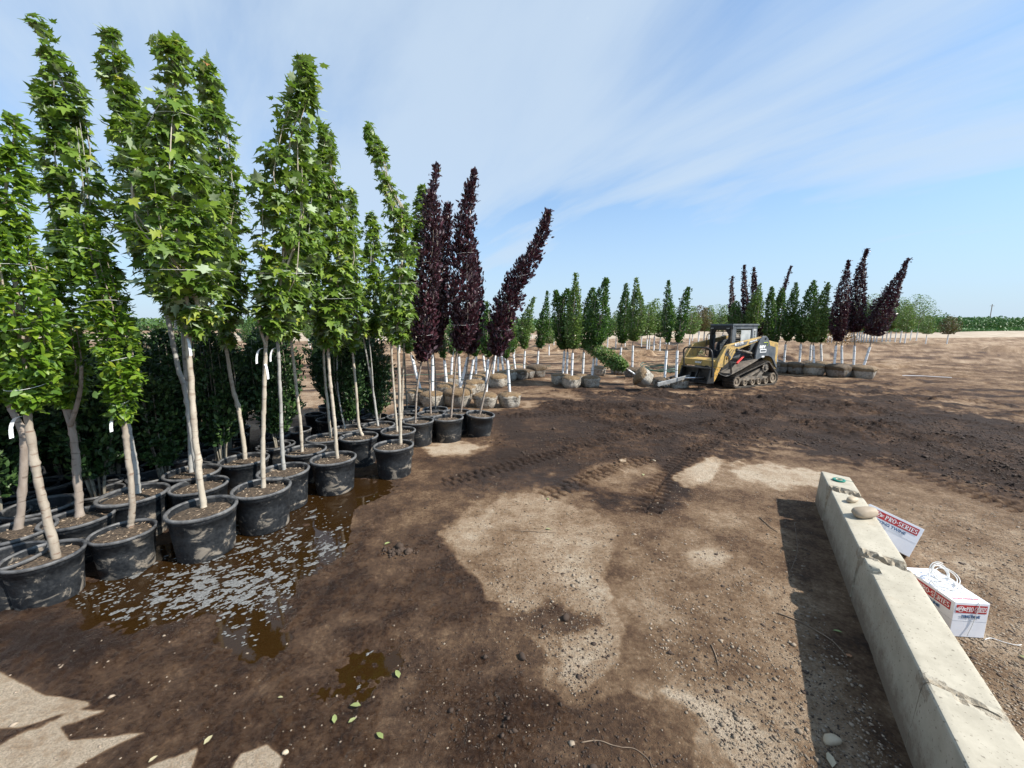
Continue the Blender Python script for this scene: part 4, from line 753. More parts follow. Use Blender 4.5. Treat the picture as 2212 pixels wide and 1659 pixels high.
def carton(L_, W_, H_, lab, big_text_on_left, name='twine_carton'):
    """box with origin at the near lower corner where the long and the short side meet; local x = along the short side, y = along the long side (away)"""
    root = empty(name, label=lab, cat='cardboard box', group='white cartons of tying twine'); mb = MB(); e = 0.0015
    mb.box((0, 0, 0), (W_, L_, H_)); b = mb.build('carton', M['carton_white'], root, bevel=0.002)
    # flap slit on the top, seams half way down the sides
    s = MB(); s.box((W_/2 - 0.0008, 0.004, H_ + 0.0002), (W_/2 + 0.0008, L_ - 0.004, H_ + 0.0009)); s.box((0.002, -0.0012, H_ * .47), (W_ - .002, -0.0004, H_ * .47 + .0012)); s.box((-0.0012, 0.002, H_ * .47), (-0.0004, L_ - .002, H_ * .47 + .0012)); s.build('seam', M['carton_seam'], root)
    fs = lambda x, y: (x, -e, y); fl = lambda x, y: (-e, L_ - x, y)        # artwork frames: short side, long side (x runs from far to near)
    def art(face, Wf, up=e, short=False):
        d = (lambda x, y, k: tuple(np.array(face(x, y)) + np.array((0, -k, 0) if short else (-k, 0, 0))))
        y0, y1 = H_ * .70, H_ * .93
        band = MB().add([d(0.012 * Wf / .2, y0, 0), d(Wf - .012 * Wf / .2, y0, 0), d(Wf - .012 * Wf / .2, y1, 0), d(.012 * Wf / .2, y1, 0)], [(0, 1, 2, 3)]).build('red_band', M['print_red'], root)
        f1 = lambda x, y: d(x, y, 0.0012); hh_ = (y1 - y0)
        ring_poly(root, Wf * .19, (y0 + y1) / 2, Wf * .085, hh_ * .38, hh_ * .055, f1, 'print_white')
        rot = (math.pi/2, 0, 0) if short else (math.pi/2, 0, -math.pi/2)
        text(root, 'cWc', hh_ * .62, f1(Wf * .19, (y0 + y1) / 2), rot, 'print_white', bold=0.0006, align='CENTER', sx=0.85 * Wf / .2 / (1.0 if short else 1.6))
        serif_text(root, 'PRO-SERIES', hh_ * .62, Wf * .58, (Wf * .345, y0 + hh_ * .19), 'print_white', f1)
        text(root, 'TYING TWINE', hh_ * .50, f1(Wf * .5, H_ * .60), rot, 'print_blue', bold=0.0012, align='CENTER', sx=(Wf * .5) / (hh_ * .5 * 6.0))
    art(fs, W_, short=True); art(fl, L_)
    # print on the top: small oval mark and lines of lettering
    ft = lambda x, y: (x, y, H_ + e); ring_poly(root, W_ * .2, L_ * .9, W_ * .10, L_ * .022, .0015, ft, 'print_red', 'top_emblem')
    text(root, 'DO NOT OPEN A BOX', 0.019, (W_ * .47, L_ * .10, H_ + e), (0, 0, 0), 'print_pink', align='CENTER', bold=0.0004, sx=0.85)
    s = MB(); rs = np.random.default_rng(5)
    for yy in (.15, .19): s.box((W_ * .22, L_ * yy, H_ + .0004), (W_ * .72, L_ * yy + .004, H_ + .0012))
    for yy in (.80, .75): s.box((W_ * .30, L_ * yy, H_ + .0004), (W_ * .8, L_ * yy + .003, H_ + .0012))
    for q in range(7):
        a = rs.uniform(0, 3); x0, y0 = W_ * rs.uniform(.15, .8), L_ * rs.uniform(.3, .7); s.tube([(x0, y0, H_ + .001), (x0 + .03 * math.cos(a), y0 + .04 * math.sin(a), H_ + .001), (x0 + .05 * math.cos(a + .5), y0 + .06 * math.sin(a), H_ + .001)], .0011, 4)
    s.build('top_print', M['print_blue'], root)
    return root
cb = carton(0.385, 0.213, 0.255, 'white twine carton beside the broken concrete corner, loose coils of twine on top', True)
c0 = np.array([2.978, 2.394]); cb.location = (c0[0], c0[1], 0.0); cb.rotation_euler = (0, 0, math.atan2(-0.02, 0.212))
# black rabbit-sized mark on the long side, read as a small dark badge
MB().lathe([(0.001, 0), (0.012, 0), (0.012, 0.0012), (0.001, 0.0012)], 12, c=(0, 0, 0)).build('badge', M['print_blue'], cb).location = (-0.002, 0.10, 0.085)
cb.children[-1].rotation_euler = (0, math.pi / 2, 0)
rs = np.random.default_rng(4); coil = MB()
def coilpts(cx, cy, cz, r, turns, til, ph, sq=1.0):
    P = []
    for q in range(int(turns * 18)):
        a = 2 * math.pi * q / 18 + ph; rr = r * (1 + 0.12 * math.sin(a * 0.37 + ph)); x, y = rr * math.cos(a), rr * math.sin(a) * sq
        P.append((cx + x, cy + y * math.cos(til), cz + abs(y * math.sin(til) + r * math.sin(til)) * 1.0 + 0.002 * math.sin(a * 1.7)))
    return P
for (cx, cy, r, tn_, til, ph, sq) in [(0.10, 0.20, .055, 2.4, .25, 0, 1), (0.12, 0.25, .045, 2.2, 1.1, 1, 1), (0.13, 0.18, .06, 1.6, .12, 2.2, .8), (0.15, 0.23, .05, 1.8, .6, 3, .9), (0.09, 0.16, .05, 1.3, .1, 4.4, .8), (0.16, 0.29, .035, 2, .8, 1.8, 1)]:
    coil.tube(coilpts(cx, cy, 0.258, r * 1.35, tn_, til, ph, sq), 0.0030, 5)
tw = coil.build('twine_coil', M['white_string'], None, sm=True); tw.location = cb.location; tw.rotation_euler = cb.rotation_euler; tag(tw, 'loose tangle of white twine on top of the front carton', 'twine')
s = MB(); s.tube(smooth_path([(0.10, 0.16, .258), (0.04, 0.13, .259), (-0.004, 0.125, .255), (-.005, .13, .2), (-.004, .14, .13)], 6), .0022, 5); s.tube(smooth_path([(0.13, .12, .258), (0.14, 0.02, .259), (0.145, -.004, .25), (0.138, -.005, .19), (.125, -.005, .10), (.10, -.01, .02)], 6), .0022, 5)
s.tube(smooth_path([(.20, -.02, .006), (.26, 0.0, .005), (.31, -.03, .004), (.36, -.05, .006), (.40, -.04, .004)], 6), .0022, 5)
s.build('loose_end', M['white_string'], tw, sm=True)
cb2 = carton(0.40, 0.24, 0.285, 'white twine carton tipped against the far side of the wall, behind the large flat rock', True)
u_ = Vector((.5, .14, .855)).normalized(); d_ = Vector((-.71, .616, .3145)); d_ = (d_ - u_ * d_.dot(u_)).normalized(); w_ = d_.cross(u_).normalized()
if w_.y < 0: w_ = -w_
Rp = Vector((3.72, 3.31, .25)); org = Rp - u_ * 0.285
# local x (short) -> into the depth, local y (long) -> d_, local z -> u_
cb2.matrix_world = Matrix((( w_.x, d_.x, u_.x, org.x), (w_.y, d_.y, u_.y, org.y), (w_.z, d_.z, u_.z, org.z + 0.02), (0, 0, 0, 1)))

# ------------------------------------------------------------------ compact track loader
simple('loader_yellow', (0.27, 0.19, 0.09), (0.52, 0.34, 0.10), 7, 0.7, lo=0.36, hi=0.56); simple('loader_grey', (0.055, 0.07, 0.085), (0.12, 0.13, 0.14), 6, 0.5)
simple('loader_black', (0.008, 0.008, 0.009), (0.03, 0.028, 0.026), 8, 0.5); simple('rubber_track', (0.015, 0.014, 0.013), (0.10, 0.08, 0.06), 9, 0.85, 0.3)
simple('dusty_wheel', (0.16, 0.125, 0.09), (0.30, 0.24, 0.175), 10, 0.9, 0.3); simple('dusty_steel', (0.08, 0.07, 0.06), (0.24, 0.20, 0.155), 7, 0.8); simple('rod_steel', (0.45, 0.45, 0.46), (0.6, 0.6, 0.6), 8, 0.3, met=0.8)
simple('red_strut', (0.45, 0.01, 0.01), (0.55, 0.03, 0.02), 4, 0.5); simple('pale_sheet', (0.32, 0.34, 0.34), (0.45, 0.47, 0.46), 6, 0.6); simple('decal_white', (0.75, 0.75, 0.73), (0.8, 0.8, 0.8), 4, 0.6); simple('decal_lime', (0.4, 0.5, 0.03), (0.5, 0.6, 0.05), 4, 0.6)
simple('hose_black', (0.012, 0.012, 0.012), (0.035, 0.03, 0.028), 8, 0.45); simple('worn_yellow', (0.24, 0.15, 0.05), (0.58, 0.33, 0.06), 9, 0.6, lo=0.42, hi=0.55); simple('worn_blade', (0.16, 0.17, 0.18), (0.38, 0.38, 0.37), 5, 0.45, met=0.3)
LD = empty('track_loader', (7.42, 12.80, 0.02), math.atan2(.43, .9), 'yellow and grey compact track loader with open caged cab, parked in the mud', 'loader'); ld = LD
def arcpt(c, r, a0, a1, n): return [(c[0] + r * math.cos(R(a)), c[1] + r * math.sin(R(a))) for a in np.linspace(a0, a1, n)]
path = arcpt((0.0, .215), .215, 270, 122, 8) + arcpt((1.50, .62), .21, 118, 40, 7) + arcpt((1.93, .225), .225, 36, -90, 7)
def track(y0, y1, wl):
    mb = MB(); P = np.array(path + [path[0]]); seg = np.linalg.norm(np.diff(P, axis=0), axis=1); cum = np.r_[0, np.cumsum(seg)]; n = 64; S_ = np.linspace(0, cum[-1], n + 1)[:-1]
    Q_ = np.stack([np.interp(S_, cum, P[:, 0]), np.interp(S_, cum, P[:, 1])], 1); T_ = np.roll(Q_, -1, 0) - np.roll(Q_, 1, 0); T_ /= np.linalg.norm(T_, axis=1)[:, None]; No = np.stack([T_[:, 1], -T_[:, 0]], 1)
    if (No[0] * (Q_[0] - Q_.mean(0))).sum() < 0: No = -No
    In = Q_ - No * 0.035; V = []
    for i in range(n): V += [(Q_[i][0], y0, Q_[i][1]), (Q_[i][0], y1, Q_[i][1]), (In[i][0], y1, In[i][1]), (In[i][0], y0, In[i][1])]
    Fc = []
    for i in range(n):
        j = (i + 1) % n
        for k in range(4): Fc.append((4*i+k, 4*i+(k+1) % 4, 4*j+(k+1) % 4, 4*j+k))
    mb.add(V, Fc)
    for i in range(n):                       # lugs
        q = Q_[i]; a = q + T_[i] * .018; b = q - T_[i] * .018; a2 = q + T_[i] * .012 + No[i] * .022; b2 = q - T_[i] * .012 + No[i] * .022
        mb.add([(a[0], y0, a[1]), (b[0], y0, b[1]), (b2[0], y0, b2[1]), (a2[0], y0, a2[1]), (a[0], y1, a[1]), (b[0], y1, b[1]), (b2[0], y1, b2[1]), (a2[0], y1, a2[1])], [(0,1,2,3),(7,6,5,4),(0,4,5,1),(1,5,6,2),(2,6,7,3),(3,7,4,0)])
    tk = mb.build('track', M['rubber_track'], ld)
    def wheel(c, r, nm='wheel', mt='dusty_wheel'):
        wb = MB(); yy = y0 + 0.02; wb.lathe([(.001, .02), (r * .28, .015), (r * .30, .035), (r * .62, .045), (r * .68, .01), (r * .93, 0), (r, .015), (r, y1 - y0 - .06), (r * .9, y1 - y0 - .05), (.001, y1 - y0 - .05)], 26, c=(c[0], yy, c[1]), axis='y')
        for q in range(5):
            a = 2 * math.pi * q / 5; wb.lathe([(.001, -.004), (r * .07, -.004), (r * .07, .02)], 6, c=(c[0] + r * .48 * math.cos(a), yy + .035, c[1] + r * .48 * math.sin(a)), axis='y')
        wb.build(nm, M[mt], tk, sm=False)
    wheel((0, .215), .175); wheel((1.93, .225), .185)
    for x in (.42, .82, 1.16, 1.54): wheel((x, .15), .112)
    sp = MB(); pts = []
    for q in range(48): a = 2 * math.pi * q / 48; rr = .175 if (q % 4) < 2 else .145; pts.append((1.50 + rr * math.cos(a), .62 + rr * math.sin(a)))
    sp.prism(pts, y0 + .06, y0 + .09); sp.lathe([(.001, 0), (.07, 0), (.09, .03), (.09, .2)], 20, c=(1.50, y0 + .02, .62), axis='y'); sp.build('sprocket', M['dusty_steel'], tk)
    fr_ = MB(); fr_.prism([(.02, .18), (1.9, .2), (1.9, .27), (1.55, .30), (1.2, .32), (.1, .26)], y0 + .10, y1 - .08); fr_.prism([(1.05, .28), (1.3, .28), (1.55, .52), (1.42, .60)], y0 + .09, y1 - .1); fr_.prism([(.35, .24), (.6, .24), (1.35, .52), (1.3, .58)], y0 + .12, y1 - .12)
    fr_.build('roller_frame', M['dusty_steel'], ld)
track(0.0, 0.41, 0); track(1.27, 1.68, 1)
ch = MB(); ch.prism([(-.25, .28), (1.95, .28), (2.05, .55), (1.95, 1.0), (.1, .95), (-.3, .55)], .43, 1.25); ch.build('chassis', M['loader_black'], ld)
for y0, y1 in ((.02, .44), (1.24, 1.66)): MB().prism([(-.38, .44), (-.36, .50), (.15, .66), (.92, .93), (1.0, .90), (.92, .87), (.15, .60)], y0, y1).build('fender', M['dusty_steel'], ld)
TW = [(1.20, 1.66), (1.30, 1.69), (1.42, 1.67), (1.50, 1.60), (1.80, 1.10), (2.14, .62), (2.10, .55), (1.90, .82), (1.78, .94), (1.62, 1.0), (1.44, 1.01), (1.22, .96), (.92, .88), (.90, 1.02), (.96, 1.32), (1.06, 1.55)]
for y0, y1 in ((.06, .11), (1.57, 1.62)):
    tw_ = MB().prism(TW, y0, y1).build('tower', M['loader_grey'], ld, bevel=.008)
    MB().lathe([(.001, 0), (.035, 0), (.04, .02)], 14, c=(1.35, y0 - .02, 1.60), axis='y').build('pivot_cap', M['loader_black'], tw_)
    if y0 < 1:
        text(tw_, 'asv', .20, (1.06, y0 - .004, 1.34), (math.pi/2, 0, 0), 'decal_white', bold=.008, sx=1.25, shear=.1)
        MB().box((1.10, y0 - .004, 1.13), (1.44, y0 - .001, 1.25)).build('white_decal', M['decal_white'], tw_); MB().box((1.13, y0 - .006, 1.16), (1.41, y0 - .0045, 1.22)).build('decal_print', M['loader_grey'], tw_)
        MB().box((1.22, y0 - .004, .965), (1.36, y0 - .001, 1.02)).build('white_decal', M['decal_white'], tw_)
        MB().tube(smooth_path([(1.26, y0 - .006, 1.46), (1.44, y0 - .006, 1.47), (1.49, y0 - .006, 1.44), (1.46, y0 - .006, 1.36)], 5), .010, 6).build('decal_swoosh', M['decal_lime'], tw_)
HD = [(1.50, 1.56), (2.20, 1.44), (2.22, 1.38), (2.22, .52), (2.05, .50), (1.84, 1.0)]
hd = MB().prism(HD, .13, 1.55).build('rear_hood', M['loader_yellow'], ld, bevel=.02)
MB().prism([(1.66, 1.36), (2.02, 1.30), (2.06, 1.26), (2.06, .66), (1.98, .72), (1.80, 1.02)], .118, .132).build('side_panel', M['loader_grey'], hd)
ARM = [(1.36, 1.655), (1.22, 1.66), (.73, 1.585), (-.36, 1.43), (-.50, 1.38), (-.60, 1.26), (-.86, .90), (-.90, .72), (-.62, .70), (-.52, .78), (-.22, .96), (-.10, 1.14), (.02, 1.24), (.25, 1.31), (1.02, 1.50), (1.34, 1.56)]
for y0, y1 in ((.12, .24), (1.44, 1.56)):
    am = MB().prism(ARM, y0, y1).build('lift_arm', M['loader_yellow'], ld, bevel=.012)
    MB().prism([(-.66, .74), (-.88, .74), (-1.10, .30), (-1.06, .24), (-.96, .26)], y0 + .01, y1 + .04).build('lower_link', M['worn_yellow'], am)
    if y0 < 1:
        s = MB(); s.prism([(-.02, 1.34), (-.20, 1.40), (-.34, 1.40), (.52, 1.53), (.45, 1.42)], y0 - .006, y0 - .002); s.prism([(.56, 1.43), (.62, 1.53), (1.10, 1.605), (1.10, 1.545)], y0 - .006, y0 - .002); s.prism([(-.60, 1.14), (-.50, 1.22), (-.26, 1.02), (-.30, .94)], y0 - .006, y0 - .002)
        for q in range(4): s.prism([(-.44 + .09*q, 1.34 - .03*q), (-.41 + .09*q, 1.34 - .03*q), (-.53 + .09*q, 1.20 - .03*q), (-.56 + .09*q, 1.20 - .03*q)], y0 - .006, y0 - .002)
        s.build('dark_decal', M['loader_grey'], am)
        text(am, 'RT-75', .115, (-.14, y0 - .009, 1.415), (math.pi/2, R(-9), 0), 'decal_white', bold=.004, sx=1.5); text(am, 'POSI-TRACK', .062, (.60, y0 - .009, 1.50), (math.pi/2, R(-9), 0), 'decal_white', bold=.003, sx=1.1)
        MB().lathe([(.001, -.03), (.045, -.03), (.05, 0)], 16, c=(-.02, y0, 1.26), axis='y').build('pin', M['loader_black'], am); MB().lathe([(.001, -.03), (.05, -.03), (.055, 0)], 16, c=(-.44, y0, 1.02), axis='y').build('pin', M['worn_yellow'], am)
    cy = MB(); cy.tube([(1.0, (y0+y1)/2 + .02, 1.08), (.35, (y0+y1)/2 + .02, 1.20)], .045, 12); cy.build('lift_cylinder', M['dusty_steel'], ld, sm=True); MB().tube([(.36, (y0+y1)/2 + .02, 1.20), (.0, (y0+y1)/2 + .02, 1.27)], .022, 10).build('cylinder_rod', M['rod_steel'], ld, sm=True)
MB().tube([(.62, .30, 1.00), (.10, .16, .80)], .035, 8).build('arm_stop', M['red_strut'], ld); MB().tube([(.12, .16, .82), (-.28, .16, .86)], .012, 6).build('stop_rod', M['loader_black'], ld)
xb = MB().prism([(-.80, .70), (-.92, .72), (-.90, .92), (-.62, .98), (-.58, .90)], .24, 1.44).build('cross_member', M['loader_yellow'], ld, bevel=.01)
MB().add([(-.905, .32, .765), (-.905, 1.10, .765), (-.898, 1.10, .90), (-.898, .32, .90)], [(3, 2, 1, 0)]).build('dark_panel', M['loader_grey'], xb); text(xb, 'asv', .15, (-.912, .95, .83), (math.pi/2, 0, -math.pi/2), 'decal_white', bold=.006, sx=1.3)
# cab
cbm = MB(); Y0, Y1 = .44, 1.24
cbm.box((.12, Y0 - .03, 2.03), (1.50, Y1 + .03, 2.09)); cbm.box((.12, Y0 - .03, 1.96), (.19, Y1 + .03, 2.03))
for y0, y1 in ((Y0, Y0 + .035), (Y1 - .035, Y1)):
    cbm.prism([(.16, .85), (.34, .85), (.34, 2.03), (.14, 2.03)], y0, y1); cbm.prism([(.34, 1.92), (1.24, 1.92), (1.24, 2.03), (.34, 2.03)], y0, y1); cbm.prism([(1.16, .98), (1.50, .98), (1.46, 2.03), (1.16, 2.03)], y0, y1); cbm.prism([(.34, .95), (1.16, .95), (1.16, 1.20), (.34, 1.14)], y0, y1)
cbm.build('cab_frame', M['loader_grey'], ld, bevel=.01)
fm = MB()
for y0, y1 in ((Y0, Y0 + .09), (Y1 - .09, Y1)): fm.prism([(.10, .75), (.20, .75), (.155, 1.98), (.08, 1.98)], y0, y1)
fm.prism([(.08, 1.90), (.17, 1.90), (.17, 2.03), (.08, 2.03)], Y0, Y1)
for sg, yc in ((1, Y0 + .09), (-1, Y1 - .09)): fm.add([(.10, yc, 1.90), (.10, yc + sg * .14, 1.90), (.10, yc, 1.72), (.16, yc, 1.90), (.16, yc + sg * .14, 1.90), (.16, yc, 1.72)], [(0, 1, 2), (5, 4, 3), (0, 3, 4, 1), (1, 4, 5, 2)])
fm.build('front_frame', M['loader_black'], ld); gr = MB()
for y_ in (Y0 + .02, Y1 - .02):
    for q in range(13): x_ = .38 + q * .065; gr.tube([(x_, y_, 1.15), (x_, y_, 1.92)], .005, 4)
    for q in range(11): z_ = 1.18 + q * .07; gr.tube([(.34, y_, z_), (1.16, y_, z_)], .005, 4)
for q in range(9): gr.tube([(1.47, Y0 + .05 + q * .085, 1.3), (1.45, Y0 + .05 + q * .085, 2.0)], .005, 4)
for q in range(8): gr.tube([(1.46, Y0 + .03, 1.32 + q * .09), (1.46, Y1 - .03, 1.32 + q * .09)], .005, 4)
gr.build('window_grille', M['loader_black'], ld); MB().box((.60, Y0 - .004, 1.42), (1.10, Y0 + .012, 1.88)).build('window_sheet', M['pale_sheet'], ld)
s = MB(); 
for q in range(5): s.box((1.27, Y0 - .004, 1.60 + q * .055), (1.36, Y0 - .001, 1.635 + q * .055))
s.build('vent', M['loader_black'], ld); MB().box((1.24, Y0 - .003, 1.56), (1.40, Y0 - .0015, 1.92)).build('vent_plate', M['pale_sheet'], ld)
st_ = MB(); st_.box((.50, .60, .95), (.95, 1.08, 1.10)); st_.prism([(.90, 1.05), (1.05, 1.05), (1.14, 1.62), (1.04, 1.62)], .60, 1.08); st_.build('seat', M['loader_black'], ld, bevel=.02)
s = MB(); s.tube([(.35, .56, .95), (.30, .56, 1.18)], .02, 6); s.tube([(.35, 1.12, .95), (.30, 1.12, 1.18)], .02, 6); s.build('control_lever', M['loader_black'], ld)
for yy in (Y0 + .10, Y1 - .10): MB().lathe([(.001, -.02), (.04, -.015), (.05, .02)], 14, c=(.06, yy, 1.94)).build('work_light', M['pale_sheet'], ld)
MB().tube(smooth_path([(.08, Y1, 1.75), (-.02, Y1 + .02, 1.70), (-.04, Y1 + .02, 1.3), (-.02, Y1 + .02, 1.05), (.1, Y1, 1.0)], 4), .014, 6).build('grab_bar', M['hose_black'], ld)
hs = MB()
for dy in (0, .04): hs.tube(smooth_path([(-.20, .30 + dy, 1.25), (-.42, .10 + dy, 1.28), (-.50, .02 + dy, 1.05), (-.42, -.02 + dy, .72), (-.35, .0 + dy, .50), (-.55, .05 + dy, .42), (-.85, .15 + dy, .55), (-1.05, .35 + dy, .75), (-1.05, .45 + dy, .62)], 6), .014, 6)
hs.build('hydraulic_hose', M['hose_black'], ld, sm=True)
# attachment: quick hitch frame with hoop guard and long tree clamp
at_ = MB(); at_.box((-1.22, .10, .66), (-1.02, 1.25, .70)); at_.box((-1.04, .12, .26), (-1.00, 1.22, .68)); at_.prism([(-1.34, .22), (-1.02, .22), (-1.02, .70), (-1.20, .70)], .10, .14); at_.prism([(-1.34, .22), (-1.02, .22), (-1.02, .70), (-1.20, .70)], 1.20, 1.24); at_.box((-1.30, .12, .20), (-1.0, 1.22, .24)); at_.prism([(-1.3, .25), (-1.22, .25), (-1.04, .62), (-1.08, .66)], .62, .67); at_.box((-1.2, .85, .26), (-1.05, .95, .50))
at_.build('hitch_frame', M['loader_black'], ld, bevel=.005)
MB().tube(smooth_path([(-1.15, 1.18, .66), (-1.15, 1.22, 1.0), (-1.15, 1.24, 1.20), (-1.15, 1.16, 1.30), (-1.15, 1.0, 1.32), (-1.15, .45, 1.33), (-1.15, .25, 1.30), (-1.15, .15, 1.18), (-1.15, .10, .8), (-1.15, .08, .42)], 5), .026, 8).build('hoop_guard', M['hose_black'], ld, sm=True)
MB().prism([(-1.28, .30), (-2.68, .12), (-2.72, .15), (-2.70, .24), (-1.28, .42)], .80, .86).build('clamp_blade', M['worn_blade'], ld, bevel=.006)
MB().prism([(-1.28, .30), (-2.3, .14), (-2.3, .22), (-1.28, .40)], 1.22, 1.28).build('clamp_blade', M['loader_black'], ld, bevel=.006)
MB().tube([(-1.62, .72, .34), (-1.05, .45, .36)], .028, 10).build('clamp_cylinder', M['rod_steel'], ld, sm=True)
# ------------------------------------------------------------------ balled and wrapped trees with white trunk guards
LK = dict(pear=('dia', 'pear_leaf', .11), plum=('dia', 'purple_leaf', .11), light=('dia', 'light_leaf', .11), silver=('dia', 'silver_leaf', .11), brown=('dia', 'brown_leaf', .10))
def guard(parent, a, b, r=0.042):
    a = np.array(a); b = np.array(b); mb = MB(); k = 2; sec = [(math.cos(t) * r * (1 if i % 2 else .86), math.sin(t) * r * (1 if i % 2 else .86)) for i, t in enumerate(np.linspace(0, 2 * math.pi, 12, endpoint=False))]
    V = [(p_[0] + x, p_[1] + y, p_[2]) for p_ in (a, b) for x, y in sec]; n = 12
    mb.add(V, [(i, (i+1) % n, (i+1) % n + n, i + n) for i in range(n)]); g = mb.build('trunk_guard', M['guard_plastic'], parent)
    for s in (.28, .72):
        c_ = a + (b - a) * s; ax = (b - a) / np.linalg.norm(b - a); ring = [c_ + np.array([math.cos(t) * r * 1.08, math.sin(t) * r * 1.08, -(ax[0] * math.cos(t)) * r]) for t in np.linspace(0, 6.283, 13)]
        MB().tube(ring, .007, 4, cap=False).build('tie', M['tie'], g)
    return g
def ball_mesh(parent, R_, H_, seed, dark):
    ph = seed * 1.7; mb = MB()
    rq = np.random.default_rng(seed + 9).uniform(0, 60, 2)
    wob = lambda t, s: 0.22 * (float(vn(np.array([2.2 * math.cos(t) + rq[0]]), np.array([2.2 * math.sin(t) + 3 * s + rq[1]]), seed)[0]) - .5) + 0.05 * math.sin(3*t + ph) + 0.03 * math.sin(7 * t + 2 * ph + 6 * s) + 0.045 * math.sin(5*t + ph * 2 + 3 * s) + 0.03 * math.sin(11*t + s * 9) * (0.3 + s)
    mb.lathe([(.001, .0), (R_ * .70, .0), (R_ * .82, H_ * .06), (R_ * .92, H_ * .3), (R_ * .95, H_ * .55), (R_ * 1.0, H_ * .72), (R_ * .93, H_ * .84), (R_ * .66, H_ * .94), (R_ * .3, H_ * 1.0), (.001, H_ * 1.01)], 30, wob=wob)
    b = mb.build('root_ball', M['burlap_shaded' if dark else 'burlap_pale'], parent, sm=True)
    s = MB(); rs = np.random.default_rng(seed)
    for q in range(5):
        z = H_ * rs.uniform(.15, .7); rr = R_ * (.80 + .25 * z / H_); s.tube([(rr * math.cos(a) * (1 + wob(a, z / H_)), rr * math.sin(a) * (1 + wob(a, z / H_)), z + .02 * math.sin(2 * a + q)) for a in np.linspace(0, 6.283, 24)], .004, 4, cap=False)
    for q in range(7):
        a = rs.uniform(0, 6.28); s.tube([(R_ * .72 * math.cos(a), R_ * .72 * math.sin(a), .05), (R_ * 1.02 * math.cos(a + .1), R_ * 1.02 * math.sin(a + .1), H_ * .7), (R_ * .4 * math.cos(a + .2), R_ * .4 * math.sin(a + .2), H_ * 1.0)], .004, 4, cap=False)
    s.build('ball_string', M['soil'], b); return b
def balled(label, ball, gd, crown, kind='pear', dark=False, seed=1, cat='balled tree', name=None, group='balled trees waiting in the yard', cover=3.9, lump=.6):
    g = G(ball[0], ball[1]); 
    zc = g[1] * CP + CAMH * SP; R_ = 0.5 * ball[2] / F * zc; c = g.copy(); c[:2] *= (1 + R_ * .75 / np.hypot(*g[:2])); z = gz(c[0], c[1])
    name = name or ('balled_plum' if kind == 'plum' else 'balled_pear'); root = empty(name, (c[0], c[1], z - .01), 0, label, cat, group); O = np.array([c[0], c[1], z - .01]); H_ = R_ * 1.28
    ball_mesh(root, R_, H_, seed, dark); Y = c[1]
    a = PY(gd[0], gd[1], Y) - O; a[2] = H_ * .97; b = PY(gd[2], gd[3], Y) - O
    if np.hypot(a[0], a[1]) > R_ * .6: a[0] *= R_ * .6 / abs(a[0])
    guard(root, a, b)
    cp = [PY(x, y, Y) - O for x, y, _ in crown]; rad = [.5 * (PY(x + r, y, Y)[0] - PY(x - r, y, Y)[0]) for x, y, r in crown]
    mb = MB(); mb.tube(smooth_path([a, b, (b * .4 + cp[0] * .6) if cp[0][2] > b[2] else b + (0, 0, .05), cp[min(1, len(cp)-1)], cp[-1]], 6), list(np.linspace(.03, .004, 25)), 7)
    add_branches(mb, cp, rad, .011, 9, seed); mb.build('trunk', M['plum_bark'], root, sm=True)
    k, lm, sz = LK[kind]; make_crown(root, cp, [max(.03, r - .05) for r in rad], sz, k, lm, cover=cover, lump=lump, al=.6, be=.5, dn=.05, seed=seed, nmax=4500, stray=.12)
    return root
def col(x0, y0, x1, y1, r, prof=(.35, .8, 1, .95, .8, .6, .4, .2)):
    n = len(prof); return [(x0 + (x1 - x0) * i / (n-1), y0 + (y1 - y0) * i / (n-1), r * p_) for i, p_ in enumerate(prof)]
